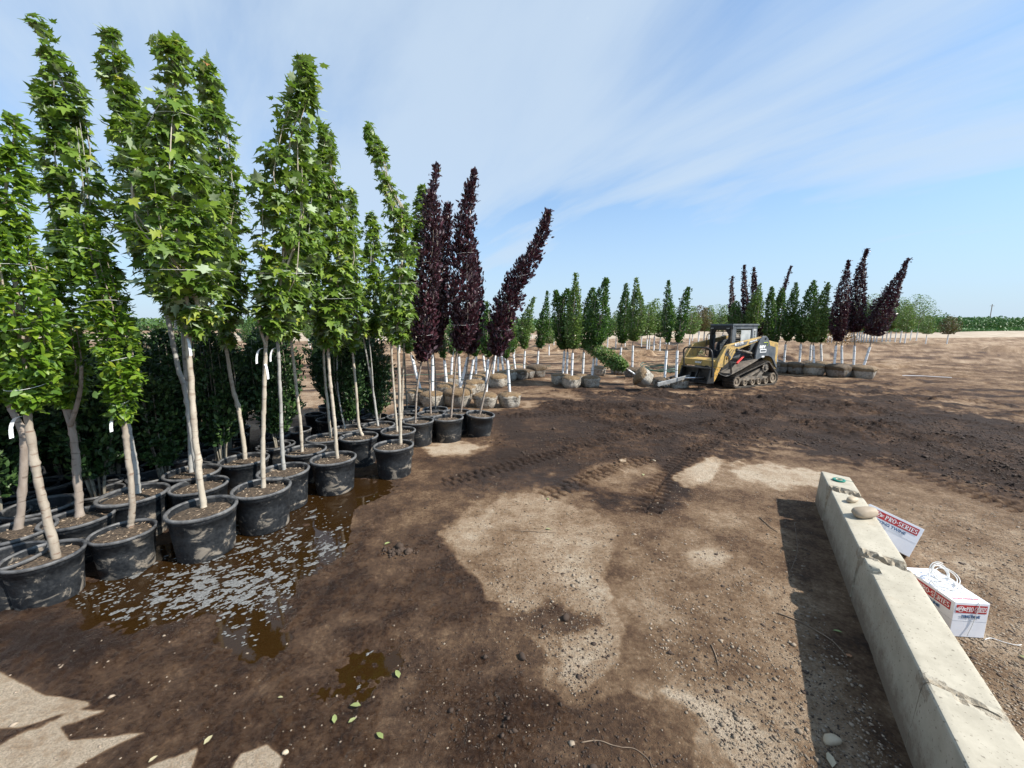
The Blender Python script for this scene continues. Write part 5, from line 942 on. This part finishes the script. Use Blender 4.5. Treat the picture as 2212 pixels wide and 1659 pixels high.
# group behind the purple plums
BT = [
 ('balled tree of the near clump standing farthest right, pale wrapped root ball', (1100,881,52), (1101,835,1096,778), col(1094,772,1078,652,20), 'pear', 0),
 ('balled tree behind the tilted pot, big pale wrapped root ball', (1049,882,54), (1050,836,1054,776), col(1056,770,1050,650,20), 'pear', 0),
 ('balled tree whose guard leans right over a wide flat grey wrapped ball', (992,880,64), (994,850,1011,771), col(1014,765,1022,655,19), 'pear', 0),
 ('balled tree with a wide pale ball behind the pot of the slim purple plum', (934,880,54), (934,841,935,766), col(936,760,938,680,18), 'pear', 0),
 ('balled tree leaning left, its guard seen left of the purple trunks', (902,873,52), (907,834,889,767), col(884,762,880,690,16), 'pear', 0),
 ('balled tree with a straight bluish guard between the slim purple trunks', (966,858,48), (965,838,960,778), col(957,772,955,700,14), 'pear', 0),
 ('balled tree just right of the thick purple trunk, back of the near clump', (1008,862,46), (992,837,991,770), col(992,762,990,680,16), 'pear', 0),
 ('balled tree with a grey blue guard in the middle of the near clump', (1024,850,46), (1016,836,1023,776), col(1026,768,1030,660,17), 'pear', 0),
 ('balled tree far back in the near clump, left of the thick purple trunk', (978,836,40), (975,815,977,771), col(978,765,978,690,14), 'pear', 0),
 ('balled tree far back in the near clump, guard behind the grey blue one', (1034,834,40), (1028,811,1029,770), col(1030,764,1034,640,15), 'pear', 0),
 ('balled tree whose sunny brown ball sits behind the second one from the right', (1074,838,46), (1065,811,1070,767), col(1072,760,1078,655,17), 'light', 0),
 ('first of two close guards at the right back of the near clump', (1086,826,36), (1076,806,1076,762), col(1078,756,1090,650,15), 'pear', 0),
 ('second of two close guards at the right back of the near clump', (1098,824,36), (1083,806,1082,761), col(1088,756,1104,668,16), 'light', 0),
 ('balled tree behind the near clump, guard leaning left towards the plum trunk', (1050,828,38), (1048,808,1044,768), col(1044,762,1048,672,14), 'pear', 0),
 ('balled tree half hidden beside the pale balls, guard leaning left by the leaning plum', (1110,815,30), (1091,800,1086,766), col(1092,758,1100,680,15), 'pear', 0),
 ('balled tree on a dark ball just right of the near clump', (1124,822,38), (1113,800,1109,765), col(1106,760,1098,668,18), 'light', 1),
 ('slim pale green balled tree, left one of the two alone right of the leaning plum', (1138,820,32), (1132,795,1134,758), [(1134,752,6),(1132,738,12),(1133,715,16),(1136,695,16),(1142,675,11),(1149,655,6),(1154,641,3)], 'light', 1),
 ('slim dark green balled tree, right one of the two alone right of the leaning plum', (1160,817,44), (1161,796,1163,758), [(1164,750,5),(1167,738,12),(1172,715,16),(1175,695,17),(1178,670,11),(1181,648,6),(1182,628,3)], 'pear', 1),
 # middle clump
 ('tallest pear of the middle clump, pale wrapped ball in front, spire on top', (1234,840,42), (1235,809,1237,762), [(1238,752,8),(1238,738,18),(1239,715,21),(1240,690,21),(1241,665,18),(1242,645,15),(1243,625,10),(1243,605,6),(1243,590,3)], 'light', 0),
 ('right front pear of the middle clump, knobby top above a pale wrapped ball', (1276,838,40), (1279,810,1283,773), [(1286,745,8),(1288,730,22),(1290,705,25),(1294,675,24),(1296,650,20),(1302,630,13),(1308,612,10),(1310,600,6)], 'pear', 0),
 ('pear between the two front ones of the middle clump', (1258,832,36), (1259,806,1261,760), [(1262,752,8),(1266,735,16),(1270,700,20),(1274,665,18),(1278,640,12),(1280,622,6)], 'pear', 0),
 ('bluish guarded pear left of the tallest in the middle clump', (1222,832,36), (1224,804,1226,760), [(1226,752,8),(1224,735,18),(1222,700,20),(1222,660,18),(1224,640,14),(1226,624,6)], 'pear', 0),
 ('leftmost pear of the middle clump, flat topped and dense', (1208,832,38), (1216,801,1219,758), [(1218,752,8),(1212,735,14),(1208,700,18),(1205,660,15),(1202,640,10),(1201,627,5)], 'pear', 0),
 ('pale balled pear at the right back of the middle clump', (1292,812,34), (1288,790,1290,760), col(1290,752,1296,680,14), 'pear', 0),
 ('two topped green pear standing behind the fallen tree', (1366,816,36), (1366,787,1367,746), [(1367,735,8),(1370,720,18),(1374,695,22),(1376,670,21),(1376,645,15),(1375,625,9),(1374,600,4)], 'light', 1),
 ('slimmer pear close left of the one behind the fallen tree', (1336,809,36), (1338,783,1342,750), [(1343,740,7),(1346,722,16),(1348,690,18),(1350,660,15),(1352,635,9),(1353,612,4)], 'pear', 1),
 ('pear whose guard stands left in front of the hose coil, slim dark crown', (1428,838,38), (1436,809,1440,757), [(1442,738,5),(1442,722,10),(1442,700,14),(1443,675,14),(1443,650,11),(1444,625,7),(1444,606,4)], 'pear', 1),
 ('pear whose guard stands nearest the loader, crown tip bent right', (1464,838,40), (1461,808,1463,757), [(1464,738,6),(1468,722,12),(1472,700,15),(1475,675,14),(1479,650,11),(1484,632,8),(1487,620,4)], 'pear', 0),
 # right clump
 ('leftmost purple plum of the right clump, low thin top', (1580,803,36), (1582,775,1584,742), [(1586,712,8),(1584,690,13),(1582,665,9),(1581,640,6),(1580,615,5),(1582,597,2)], 'plum', 1),
 ('dark green pear at the left end of the right clump', (1592,806,36), (1594,776,1596,744), [(1598,715,10),(1594,700,16),(1590,680,16),(1590,665,12),(1592,650,5)], 'pear', 1),
 ('left tall plum of the close pair in the right clump', (1610,802,36), (1612,776,1614,742), [(1618,735,8),(1616,710,12),(1612,680,11),(1610,650,9),(1608,620,7),(1607,595,5),(1608,572,2)], 'plum', 1),
 ('right tall plum of the close pair in the right clump', (1632,802,36), (1632,776,1632,742), [(1636,735,8),(1636,710,14),(1632,680,12),(1630,650,10),(1630,620,8),(1629,598,6),(1629,577,2)], 'plum', 1),
 ('yellowish green pear in front of the close pair of purple plums', (1642,808,38), (1640,784,1636,748), [(1630,708,12),(1628,695,18),(1630,675,18),(1634,655,16),(1638,635,11),(1642,612,4)], 'light', 1),
 ('pear with a bent top between the plum pair and the leaning thin plum', (1662,808,38), (1662,784,1662,748), [(1664,738,8),(1664,715,14),(1664,685,14),(1664,655,11),(1666,635,8),(1668,619,4)], 'pear', 1),
 ('thin plum leaning right above the green trees of the right clump', (1668,800,36), (1668,776,1668,742), [(1676,672,6),(1682,655,7),(1690,632,7),(1698,608,5),(1704,588,4),(1710,574,2)], 'plum', 1),
 ('dark green pear under the leaning thin plum', (1680,806,38), (1678,782,1676,746), [(1672,738,8),(1676,715,16),(1680,690,16),(1684,660,13),(1688,640,9),(1690,622,4)], 'pear', 1),
 ('slim pear right of the loader hood, pointed top', (1692,805,34), (1694,779,1697,743), [(1700,735,6),(1702,722,15),(1705,700,18),(1708,675,15),(1713,650,12),(1717,630,8),(1720,610,3)], 'pear', 1),
 ('dense dark pear with a leaning guard, left of the double topped one', (1718,808,40), (1727,781,1730,743), [(1730,738,8),(1734,720,20),(1740,695,22),(1746,665,19),(1752,640,14),(1756,622,9),(1758,605,3)], 'pear', 1),
 ('double topped pear over a grey wrapped ball, shoot at its right', (1756,811,40), (1758,786,1757,746), [(1756,738,8),(1760,720,20),(1764,695,22),(1770,670,19),(1776,650,13),(1784,630,8),(1790,610,4)], 'light', 0),
 ('pear behind the double topped one, thin slanting guard', (1748,800,34), (1750,776,1752,744), [(1754,738,6),(1758,715,12),(1762,690,12),(1766,670,8)], 'pear', 1),
 ('pear on a straight guard just left of the big purple plums', (1775,804,36), (1775,778,1773,743), [(1774,738,6),(1776,715,14),(1780,690,15),(1784,665,10)], 'pear', 0),
 ('dense purple plum, left of the big three', (1808,815,46), (1802,786,1806,746), [(1808,735,8),(1812,718,17),(1814,695,18),(1816,665,18),(1820,635,16),(1826,605,10),(1830,582,6),(1834,562,3)], 'plum', 1),
 ('bare stemmed plum between the two dense purple ones', (1826,812,36), (1813,787,1818,746), [(1826,712,8),(1828,695,14),(1830,670,14),(1832,650,8)], 'plum', 1),
 ('highest purple plum of the right clump, tufted top', (1850,814,42), (1844,787,1846,746), [(1846,716,10),(1848,700,17),(1850,670,18),(1852,640,16),(1856,610,13),(1860,585,10),(1864,565,6),(1870,548,6),(1874,537,3)], 'plum', 1),
 ('big purple plum leaning right at the end of the right clump', (1863,817,46), (1866,790,1879,749), [(1884,722,14),(1890,708,22),(1902,680,24),(1914,655,22),(1926,632,17),(1938,608,12),(1948,588,8),(1957,570,5),(1964,558,2)], 'plum', 0),
]
for k, (lb, bl, gd, cr, kd, dk) in enumerate(BT): balled(lb, bl, gd, cr, kd, bool(dk), seed=400 + k)
# the tree lying on its side by the clamp
Yf = 12.55; root = empty('fallen_tree', (float(PY(1389, 824, Yf)[0]), Yf, 0.0), 0, 'pear tree lying over to the left, its root ball tipped up by the loader clamp', 'balled tree'); O = np.array(root.location)
b = ball_mesh(root, .30, .50, 77, False); b.rotation_euler = (0, R(-62), 0); b.location = (.20, 0, .29)
a = PY(1386, 818, Yf) - O; g2 = PY(1357, 798, Yf + .1) - O; guard(root, a, g2, .045)
cp = [PY(x, y, Yf + .1 + .1 * i) - O for i, (x, y) in enumerate([(1352, 795), (1340, 785), (1322, 776), (1304, 766), (1286, 756), (1270, 747), (1260, 742)])]
mb = MB(); mb.tube(smooth_path([a, g2] + cp, 4), list(np.linspace(.03, .004, 33)), 6); add_branches(mb, cp, [.1] * 7, .01, 6, 5); mb.build('trunk', M['plum_bark'], root, sm=True)
make_crown(root, cp, [.10, .24, .26, .24, .20, .15, .06], .095, 'dia', 'light_leaf', cover=4.5, lump=.5, seed=78)
# a spare cut shrub lying on the dirt and small weeds
def tuft(name, x, y, r, h, lm, n, lb, cat, sz=.07, group=None):
    g = G(x, y); z = gz(g[0], g[1]); root = empty(name, (g[0], g[1], z), 0, lb, cat, group)
    u = rng.random((n, 3)) * 2 - 1; P = u * np.array([r, r, h / 2]) + [0, 0, h / 2]; D = P * [1, 1, .6] + rng.normal(0, .1, P.shape) * r + [0, 0, .3 * h]
    leaves('foliage', P * [1, 1, 1] * (1 - .3 * rng.random((n, 1))), D, rng.normal(0, .4, P.shape) + [0, 0, 1], sz * rng.uniform(.6, 1.2, n), 'dia', lm, root); return root
tuft('cut_branch', 1508, 768, .42, .42, 'pear_leaf', 260, 'dark leafy cut branch lying on the dirt beside the loader', 'branch', .1)
tuft('weed', 1300, 741, .6, .35, 'light_leaf', 200, 'low green weed clump on the mound left of the two guards', 'weed', .1); tuft('weed', 1396, 744, .5, .3, 'light_leaf', 160, 'low green weed clump between the middle trees and the loader', 'weed', .1)
# hose
simple('hose_green', (.03, .10, .07), (.07, .17, .12), 5, .5)
hx = MB(); c0 = G(1428, 800); zc = gz(c0[0], c0[1]); rs = np.random.default_rng(3)
for q in range(4):
    r = .62 + .05 * q; hx.tube([(r * math.cos(a) - .1 * q * .3, r * 1.5 * math.sin(a), gz(c0[0] + r * math.cos(a), c0[1] + r * 1.5 * math.sin(a)) - zc + .03 + .05 * q + .04 * math.sin(2 * a + q)) for a in np.linspace(.6, 5.9, 40)], .018, 6)
hx.tube([(x_, .9 + .1 * math.sin(x_ * 2), gz(c0[0] + x_, c0[1] + .9) - zc + .03) for x_ in np.linspace(.4, 2.2, 14)], .018, 6)
ho = hx.build('garden_hose', M['hose_green'], None, sm=True, loc=(c0[0], c0[1], zc)); tag(ho, 'loose coils of green hose lying behind the two guards left of the loader', 'hose')
for (xa, ya, xb, yb, lb) in [(862, 812, 1010, 806, 'thin green irrigation line on the dirt behind the black pots'), (1098, 796, 1190, 792, 'thin green irrigation line running past the two dark root balls')]:
    A, B = G(xa, ya), G(xb, yb); P = [(A[0] + (B[0] - A[0]) * s, A[1] + (B[1] - A[1]) * s + .15 * math.sin(s * 9), 0) for s in np.linspace(0, 1, 26)]; P = [(p_[0], p_[1], gz(p_[0], p_[1]) + .02) for p_ in P]
    tag(MB().tube(P, .014, 5).build('irrigation_line', M['hose_green'], None, sm=True), lb, 'hose')

# ------------------------------------------------------------------ the planted field beyond: guarded young trees in rows
def field_proto(k, kind, H_, r, gh=.85):
    root = empty('field_tree'); mb = MB(); mb.tube([(0, 0, -.1), (.02, 0, .8), (0, .02, 1.5), (0, 0, H_ * .9)], [.03, .026, .02, .006], 6); rs = np.random.default_rng(k)
    cp = [(0, 0, H_ * .36), (0, 0, H_ * .5), (.03, 0, H_ * .65), (0, .03, H_ * .82), (0, 0, H_)]; rad = [r * .45, r * .95, r, r * .75, r * .2]; add_branches(mb, cp, rad, .012, 8, k); mb.build('trunk', M['plum_bark'], root)
    mg = MB(); mg.lathe([(.045, -.05), (.045, gh)], 8); mg.build('trunk_guard', M['guard_plastic'], root)
    kk, lm, sz = LK[kind]; make_crown(root, cp, rad, .15, kk, lm, cover=2.8 if kind != 'silver' else 1.4, lump=.7, al=.7, be=.3, dn=.05, seed=500 + k, nmax=1500, inner=.1)
    return root
FP = {('light', 0): field_proto(1, 'light', 2.7, .55), ('light', 1): field_proto(2, 'light', 3.1, .7), ('pear', 0): field_proto(3, 'pear', 2.5, .5), ('silver', 0): field_proto(4, 'silver', 3.9, 1.0), ('brown', 0): field_proto(5, 'brown', 2.6, .75), ('silver', 1): field_proto(6, 'silver', 4.3, 1.25)}
fused = set()
def field_tree(px, py, key, sc, lb, grp):
    g = G(px, py); z = gz(g[0], g[1]); pr = FP[key]
    o = pr if key not in fused else copy_tree(pr); fused.add(key); o.location = (g[0], g[1], z); o.rotation_euler = (0, 0, rng.uniform(0, 6.28)); o.scale = (sc, sc, sc * rng.uniform(.95, 1.05)); tag(o, lb, 'young tree', grp)
RT = [(2045,743,'brown',0,1.15,'round brownish young tree standing alone, rightmost in the field'), (1999,744,'light',1,.95,'small round green young tree second from the right in the field'),
 (1979,736,'silver',1,1.35,'broad silvery young tree with wind blown top, right end of the row'), (1966,735.5,'silver',0,1.45,'silvery young tree just left of the broad one'), (1954,742,'light',1,1.35,'young tree with a straight guard before the silvery pair'), (1944,740.5,'light',1,1.5,'light green young tree right of the leaning purple plum')]
for x, y, k1, k2, s_, lb in RT: field_tree(x, y, (k1, k2), s_, lb, 'guarded young trees in the field')
LB1 = 'green young tree with a white guard, one of the thick row behind the purple plums'
for q, x in enumerate([1933, 1922, 1914, 1905, 1893, 1887, 1878, 1871, 1865, 1860, 1855, 1850, 1842, 1838, 1826, 1814]):
    field_tree(x, 738.5 - q * .15, [('silver', 0), ('light', 1), ('light', 0)][q % 3], 1.4, LB1, 'thick row behind the purple plums')
LB2 = 'small far young tree with a white guard, left field behind the black pots and plums'
lf = 0
for r_ in range(5):
    Yr = 27 + r_ * 7.5
    for k in range(13):
        Xc = -26 + k * 2.6 + r_ * .8 + rng.uniform(-.3, .3); x, y = PX(Xc, Yr)
        if 335 < x < 1225: field_tree(x, y, [('light', 0), ('pear', 0), ('light', 0)][int(rng.integers(3))], rng.uniform(.72, .9), LB2, 'left field rows'); lf += 1
LB3 = 'far young tree with a white guard, field between the middle clump and the loader'
for (x, y) in [(1330,753),(1350,748),(1397,758),(1402,754),(1412,757),(1425,757),(1438,752),(1298,756),(1312,754),(1385,750),(1445,748),(1488,757),(1270,748),(1252,746),(1236,750)]:
    field_tree(x, y, ('light', 1) if rng.random() < .6 else ('pear', 0), rng.uniform(1.0, 1.3), LB3, 'middle field rows')
LB4 = 'bushy young tree in the far field behind the loader and right clump'
for (x, y, k, s_) in [(1508,745,('brown',0),1.5),(1530,744,('light',1),1.3),(1495,742,('brown',0),1.3),(1560,742,('light',1),1.3),(1545,741,('silver',0),1.1),(1520,741,('brown',0),1.5),(1600,742,('light',1),.9),(1650,741,('light',0),.9),(1788,740,('light',1),.95),(1796,742,('light',0),.9),(1730,738,('light',0),.9)]:
    field_tree(x, y, k, s_, LB4, 'far bushy trees')
tuft('rust_shrub', 1812, 752, 1.3, 1.5, 'rust_leaf', 700, 'dry rust brown bush behind the big purple plums', 'bush', .16)
# far belt of shrubs, grass, sand track, pole
def belt(name, x0, x1, Y0, Y1, hh, n, lm, lb, sz):
    X = rng.uniform(x0, x1, n); Y = rng.uniform(Y0, Y1, n); top = hh * (.55 + .65 * fbm(X * .12, Y * .12, 4, 88)); Z = top * rng.random(n) ** .7
    P = np.stack([X, Y, Z], 1); D = rng.normal(0, 1, P.shape) + [0, 0, .6]; r_ = np.clip(.25 + .9 * (fbm(X * .05, Y * .2, 3, 91) - .35) + .3 * rng.random(n), 0, 1)
    o = leaves(name, P, D, rng.normal(0, .6, P.shape) + [0, -.5, .6], sz * rng.uniform(.6, 1.3, n), 'dia', lm, None, r_); tag(o, lb, 'shrubs', kind='stuff')
belt('shrub_belt', 60, 230, 108, 122, 4.4, 32000, 'belt_leaf', 'bright green belt of shrubs along the horizon on the right', .62)
belt('grass', 60, 220, 100, 108, .9, 6000, 'belt_leaf', 'strip of long green grass in front of the far shrubs', .7)
belt('distant_trees', -230, 70, 125, 150, 4.0, 9000, 'pear_leaf', 'low dark green line of distant trees along the horizon', 1.5)
belt('grass', -70, 2, 58, 66, .35, 3000, 'light_leaf', 'low green weeds between the rows of the left field', .5)
pole = MB().tube([(0, 0, 0), (0, 0, 11)], .14, 8); pole.box((-1, -.06, 10.2), (1, .06, 10.35)); pg = PY(1799, 700, 240); pole = pole.build('utility_pole', M['stem_bark'], None, loc=(float(PY(2136 - 0, 700, 180)[0]), 180, 0)); tag(pole, 'lone thin utility pole rising beyond the green shrub belt', 'pole')
m, t, p, o = mat('sand'); geo = t.nodes.new('ShaderNodeNewGeometry').outputs['Position']; n = noise(t, .6, 6, .65, geo); t.links.new(ramp(t, n, [(.3, (.30, .235, .165)), (.7, (.45, .37, .28))]), p.inputs['Base Color']); p.inputs['Roughness'].default_value = .95; M['sand'] = m
xs = np.linspace(-150, 240, 200); V = []; 
for s in range(9):
    for x in xs:
        yc = 62 + .12 * x + (s - 4) * 1.9 + 1.5 * math.sin(x * .08); V.append((x, yc, 0.9 * math.sin(math.pi * s / 8) ** 1 * (.6 + .5 * math.sin(x * .05) ** 2) - .12))
nx = len(xs); tri_m = tri_mesh('sand_bank', np.array(V), np.array([(s*nx+i, s*nx+i+1, (s+1)*nx+i+1, (s+1)*nx+i) for s in range(8) for i in range(nx-1)]), M['sand'], quads=True, sm=True); tag(tri_m, kind='structure', label='long low bank of pale sand across the field')

# ------------------------------------------------------------------ gravel, clods, leaves, twigs on the ground
simple('pebble', (.13, .10, .07), (.38, .30, .22), .9, .8, lo=.3, hi=.7); simple('clod', (.035, .022, .015), (.075, .048, .032), 4, .9, .4); simple('twig_bark', (.10, .07, .05), (.26, .19, .13), 12, .9)
OV = np.array([(1,0,0),(0,1,0),(-1,0,0),(0,-1,0),(0,0,1),(0,0,-1),(.6,.6,.5),(-.6,.6,.5),(-.6,-.6,.5),(.6,-.6,.5)], float)
OF = np.array([(0,6,4),(6,1,4),(1,7,4),(7,2,4),(2,8,4),(8,3,4),(3,9,4),(9,0,4),(0,1,6),(1,2,7),(2,3,8),(3,0,9),(1,0,5),(2,1,5),(3,2,5),(0,3,5)])
def scatter(name, pts, size, mt, lb, flat=.5, cat=None):
    n = len(pts); X, Y = pts[:, 0], pts[:, 1]; Z = ground_fields(X, Y)[0]; a = rng.uniform(0, 6.28, n); s = size * np.exp(rng.normal(0, .45, n)); V = OV[None] * (1 + rng.normal(0, .16, (n, 10, 3)))
    V = V * (s[:, None, None] * np.stack([np.ones(n), rng.uniform(.55, .95, n), flat * rng.uniform(.6, 1.3, n)], 1)[:, None, :]); c_, s_ = np.cos(a)[:, None], np.sin(a)[:, None]
    W_ = np.stack([V[..., 0] * c_ - V[..., 1] * s_, V[..., 0] * s_ + V[..., 1] * c_, V[..., 2]], -1) + np.stack([X, Y, Z + s * flat * .25], 1)[:, None, :]
    T = (OF[None] + (np.arange(n) * 10)[:, None, None]).reshape(-1, 3); o = tri_mesh(name, W_.reshape(-1, 3), T, M[mt], sm=False); tag(o, lb, cat, kind='stuff')
def in_px(n, polys, dens=None):
    out = []
    for pl, k in polys:
        P = np.array(pl, float); got = 0
        while got < k:
            u = rng.uniform(P[:, 0].min(), P[:, 0].max(), 4000); v = rng.uniform(P[:, 1].min(), P[:, 1].max(), 4000); ok = poly_sd(u, v, pl) > 0; u, v = u[ok][:k - got], v[ok][:k - got]
            d = np.stack([(u - 1106) / F, CP - SP * (v - 829) / F, -SP - CP * (v - 829) / F], 1); t_ = -CAMH / d[:, 2]; out.append(d[:, :2] * t_[:, None]); got += len(u)
    return np.concatenate(out)
scatter('gravel', in_px(0, [([(952,1150),(1080,1062),(1260,1080),(1345,1140),(1300,1250),(1335,1440),(1240,1505),(1035,1240)], 1500), ([(1330,1110),(1560,1010),(1770,1050),(1740,1250),(1960,1659),(1600,1659),(1420,1480)], 2600), ([(1870,1060),(2212,1090),(2212,1659),(1990,1240)], 2600), ([(900,860),(1500,830),(2212,880),(2212,1080),(1000,1100)], 900), ([(0,1400),(900,1300),(1500,1500),(1500,1659),(0,1659)], 220)]), .0052, 'pebble', 'small loose gravel scattered over the dirt', .5)
scatter('mud_clods', in_px(0, [(REG[2][3][:1] + [(1090,880),(1300,862),(1500,855),(1950,860),(2212,910),(2212,1080),(1900,1000),(1720,962),(1560,980),(1230,1020)], 3200), ([(1210,880),(1400,880),(1760,900),(1800,960),(1600,960),(1250,940)], 900), ([(1880,880),(2212,940),(2212,1040),(1900,960)], 900)]), .012, 'clod', 'dark wet clods churned up in the mud', .6)
def ground_leaf(k, x, y, s, rv, lb, kind='oval'):
    g = G(x, y); z = gz(g[0], g[1]) + .008; V0 = np.zeros((1, 3)); a = rng.uniform(0, 6.28)
    o = leaves('fallen_leaf', np.array([[0, 0, 0.0]]), np.array([[math.cos(a), math.sin(a), .12]]), np.array([[.2, .1, 1.0]]), np.array([s * .62]), kind, 'litter_leaf', None, np.array([rv])); o.location = (g[0], g[1], z); tag(o, lb, 'leaf', 'leaves fallen on the ground')
for k, (x, y, s, rv, lb, kd) in enumerate([
 (830,1177,.10,.15,'pale crumpled leaf standing beside the dark clump of muck', 'oval'), (828,1600,.09,.05,'bright green leaf on the mud at the bottom edge', 'oval'), (722,1565,.09,.1,'yellow green crumpled leaf pair, left of the bottom centre', 'oval'), (752,1562,.07,.2,'small yellow leaf touching the crumpled pair', 'oval'),
 (780,1528,.10,.12,'long yellow green leaf near the brown shallow puddle', 'oval'), (862,1465,.11,.1,'yellowing leaf on the right shore of the brown puddle', 'oval'), (1184,1080,.09,.1,'pale green leaf left on the dry patch beyond the track', 'oval'), (1178,1143,.10,.3,'pale leaf in the middle of the dry gravel patch', 'oval'),
 (1390,1028,.12,.3,'pale curled leaf on the damp smooth mud', 'oval'), (1820,1368,.09,.0,'green leaf in the shade of the wall', 'oval'), (2200,1415,.10,.0,'dark green leaf at the right edge of the photo', 'oval'), (1840,1420,.07,1.,'rust leaf lying in the wall shade', 'maple'), (1712,1190,.05,.5,'tiny cream leaf at the edge of the wall shadow', 'oval'),
 (1798,1660,.13,.7,'curled dry brown leaf at the foot of the nearest block', 'oval'), (320,1648,.06,.6,'small cream leaf at the bottom left edge', 'oval'), (440,1610,.08,.5,'cream leaf on the wet dirt at the lower left', 'oval'), (600,1508,.05,.4,'twisted pale leaf on the wet dirt left of the brown puddle', 'oval')]): ground_leaf(k, x, y, s, rv, lb, kd)
def twig(pts, r, lb, name='twig', mt='twig_bark'):
    P = smooth_path([tuple(G(x, y)) for x, y in pts], 6); P[:, 2] = ground_fields(P[:, 0], P[:, 1])[0] + r * 1.2; tag(MB().tube(P, list(np.linspace(r, r * .5, len(P))), 6).build(name, M[mt], None, sm=True), lb, 'stick')
twig([(1256,1604),(1290,1600),(1330,1612),(1370,1618),(1400,1640),(1410,1662)], .003, 'long thin pale root lying at the bottom centre'); twig([(1680,1325),(1730,1345),(1790,1380),(1830,1420)], .005, 'dark twig running into the shade of the wall')
twig([(1536,1395),(1545,1415),(1552,1440)], .004, 'short dark twig on the open dirt'); twig([(1640,1118),(1665,1140),(1680,1150)], .005, 'small forked dark twig near the wall shadow'); twig([(1112,1148),(1200,1150)], .004, 'straight thin reddish stick on the dry patch')
twig([(1716,1130),(1722,1190),(1700,1250)], .003, 'fine dry stem along the wall shadow edge')
s0, s1_ = G(1949, 812), G(2056, 816); A_2 = np.array([s0[0], s0[1], gz(s0[0], s0[1]) + .03]); B_2 = np.array([s1_[0], s1_[1], gz(s1_[0], s1_[1]) + .03])
tag(MB().tube([A_2, (A_2 + B_2) / 2 + (0, .1, .01), B_2], .012, 6).build('white_strip', M['guard_plastic'], None), 'thin white strip lying flat on the far mud', 'strip')
for k, (x, y, s, lb) in enumerate([(1795,1600,(.05,.025,.02),'knobbly tan clod beside the nearest block'), (2018,1352,(.022,.016,.01),'small round stone right of the front carton'), (1413,995,(.03,.015,.008),'flat pale stone on the damp mud'), (1283,1660,(.02,.015,.012),'dark pebble at the bottom edge'), (1222,1337,(.035,.022,.02),'dark clod left of the long dry patch'), (1128,1420,(.03,.02,.016),'lone dark clod on the wet brown dirt'), (1447,1412,(.016,.013,.01),'small black stone on the open dirt right of the centre'), (617,1627,(.014,.012,.01),'pale round stone at the bottom left pale dirt')]):
    g = G(x, y); rock('stone', (g[0], g[1], gz(g[0], g[1]) + s[2] * .6), s, k, 'clod' if 'dark' in lb or 'black' in lb else 'river_rock', lb, 'stone', seed=20 + k, nrm_=.3, sub=2)
scatter('bark_chips', in_px(0, [([(1010,1110),(1080,1072),(1260,1090),(1345,1140),(1300,1250),(1330,1400),(1240,1505),(1195,1400),(1035,1240)], 1500), ([(1340,1120),(1560,1020),(1740,1080),(1760,1300),(1960,1659),(1600,1659),(1380,1330)], 2400), ([(1900,1080),(2212,1120),(2212,1659),(2000,1260)], 1500)]), .0050, 'clod', 'dark bark chips and crumbs scattered on the dry dirt', .25)
scatter('mud_crumbs', in_px(0, [([(1000,1180),(1190,1350),(1200,1400),(1340,1500),(1500,1659),(900,1659),(850,1400),(900,1250)], 1500), ([(900,1060),(1010,1100),(950,1200),(1040,1260),(860,1300),(820,1150)], 500)]), .0045, 'clod', 'small dark crumbs of wet mud in the foreground', .6)
# dark muck clump and roots peeking from pots
g = G(862, 1192); n = 90; scatter('muck', np.stack([g[0] + rng.normal(0, .07, n), g[1] + rng.normal(0, .035, n)], 1), .014, 'clod', 'dark clump of wet muck beside the pale leaf', .9)
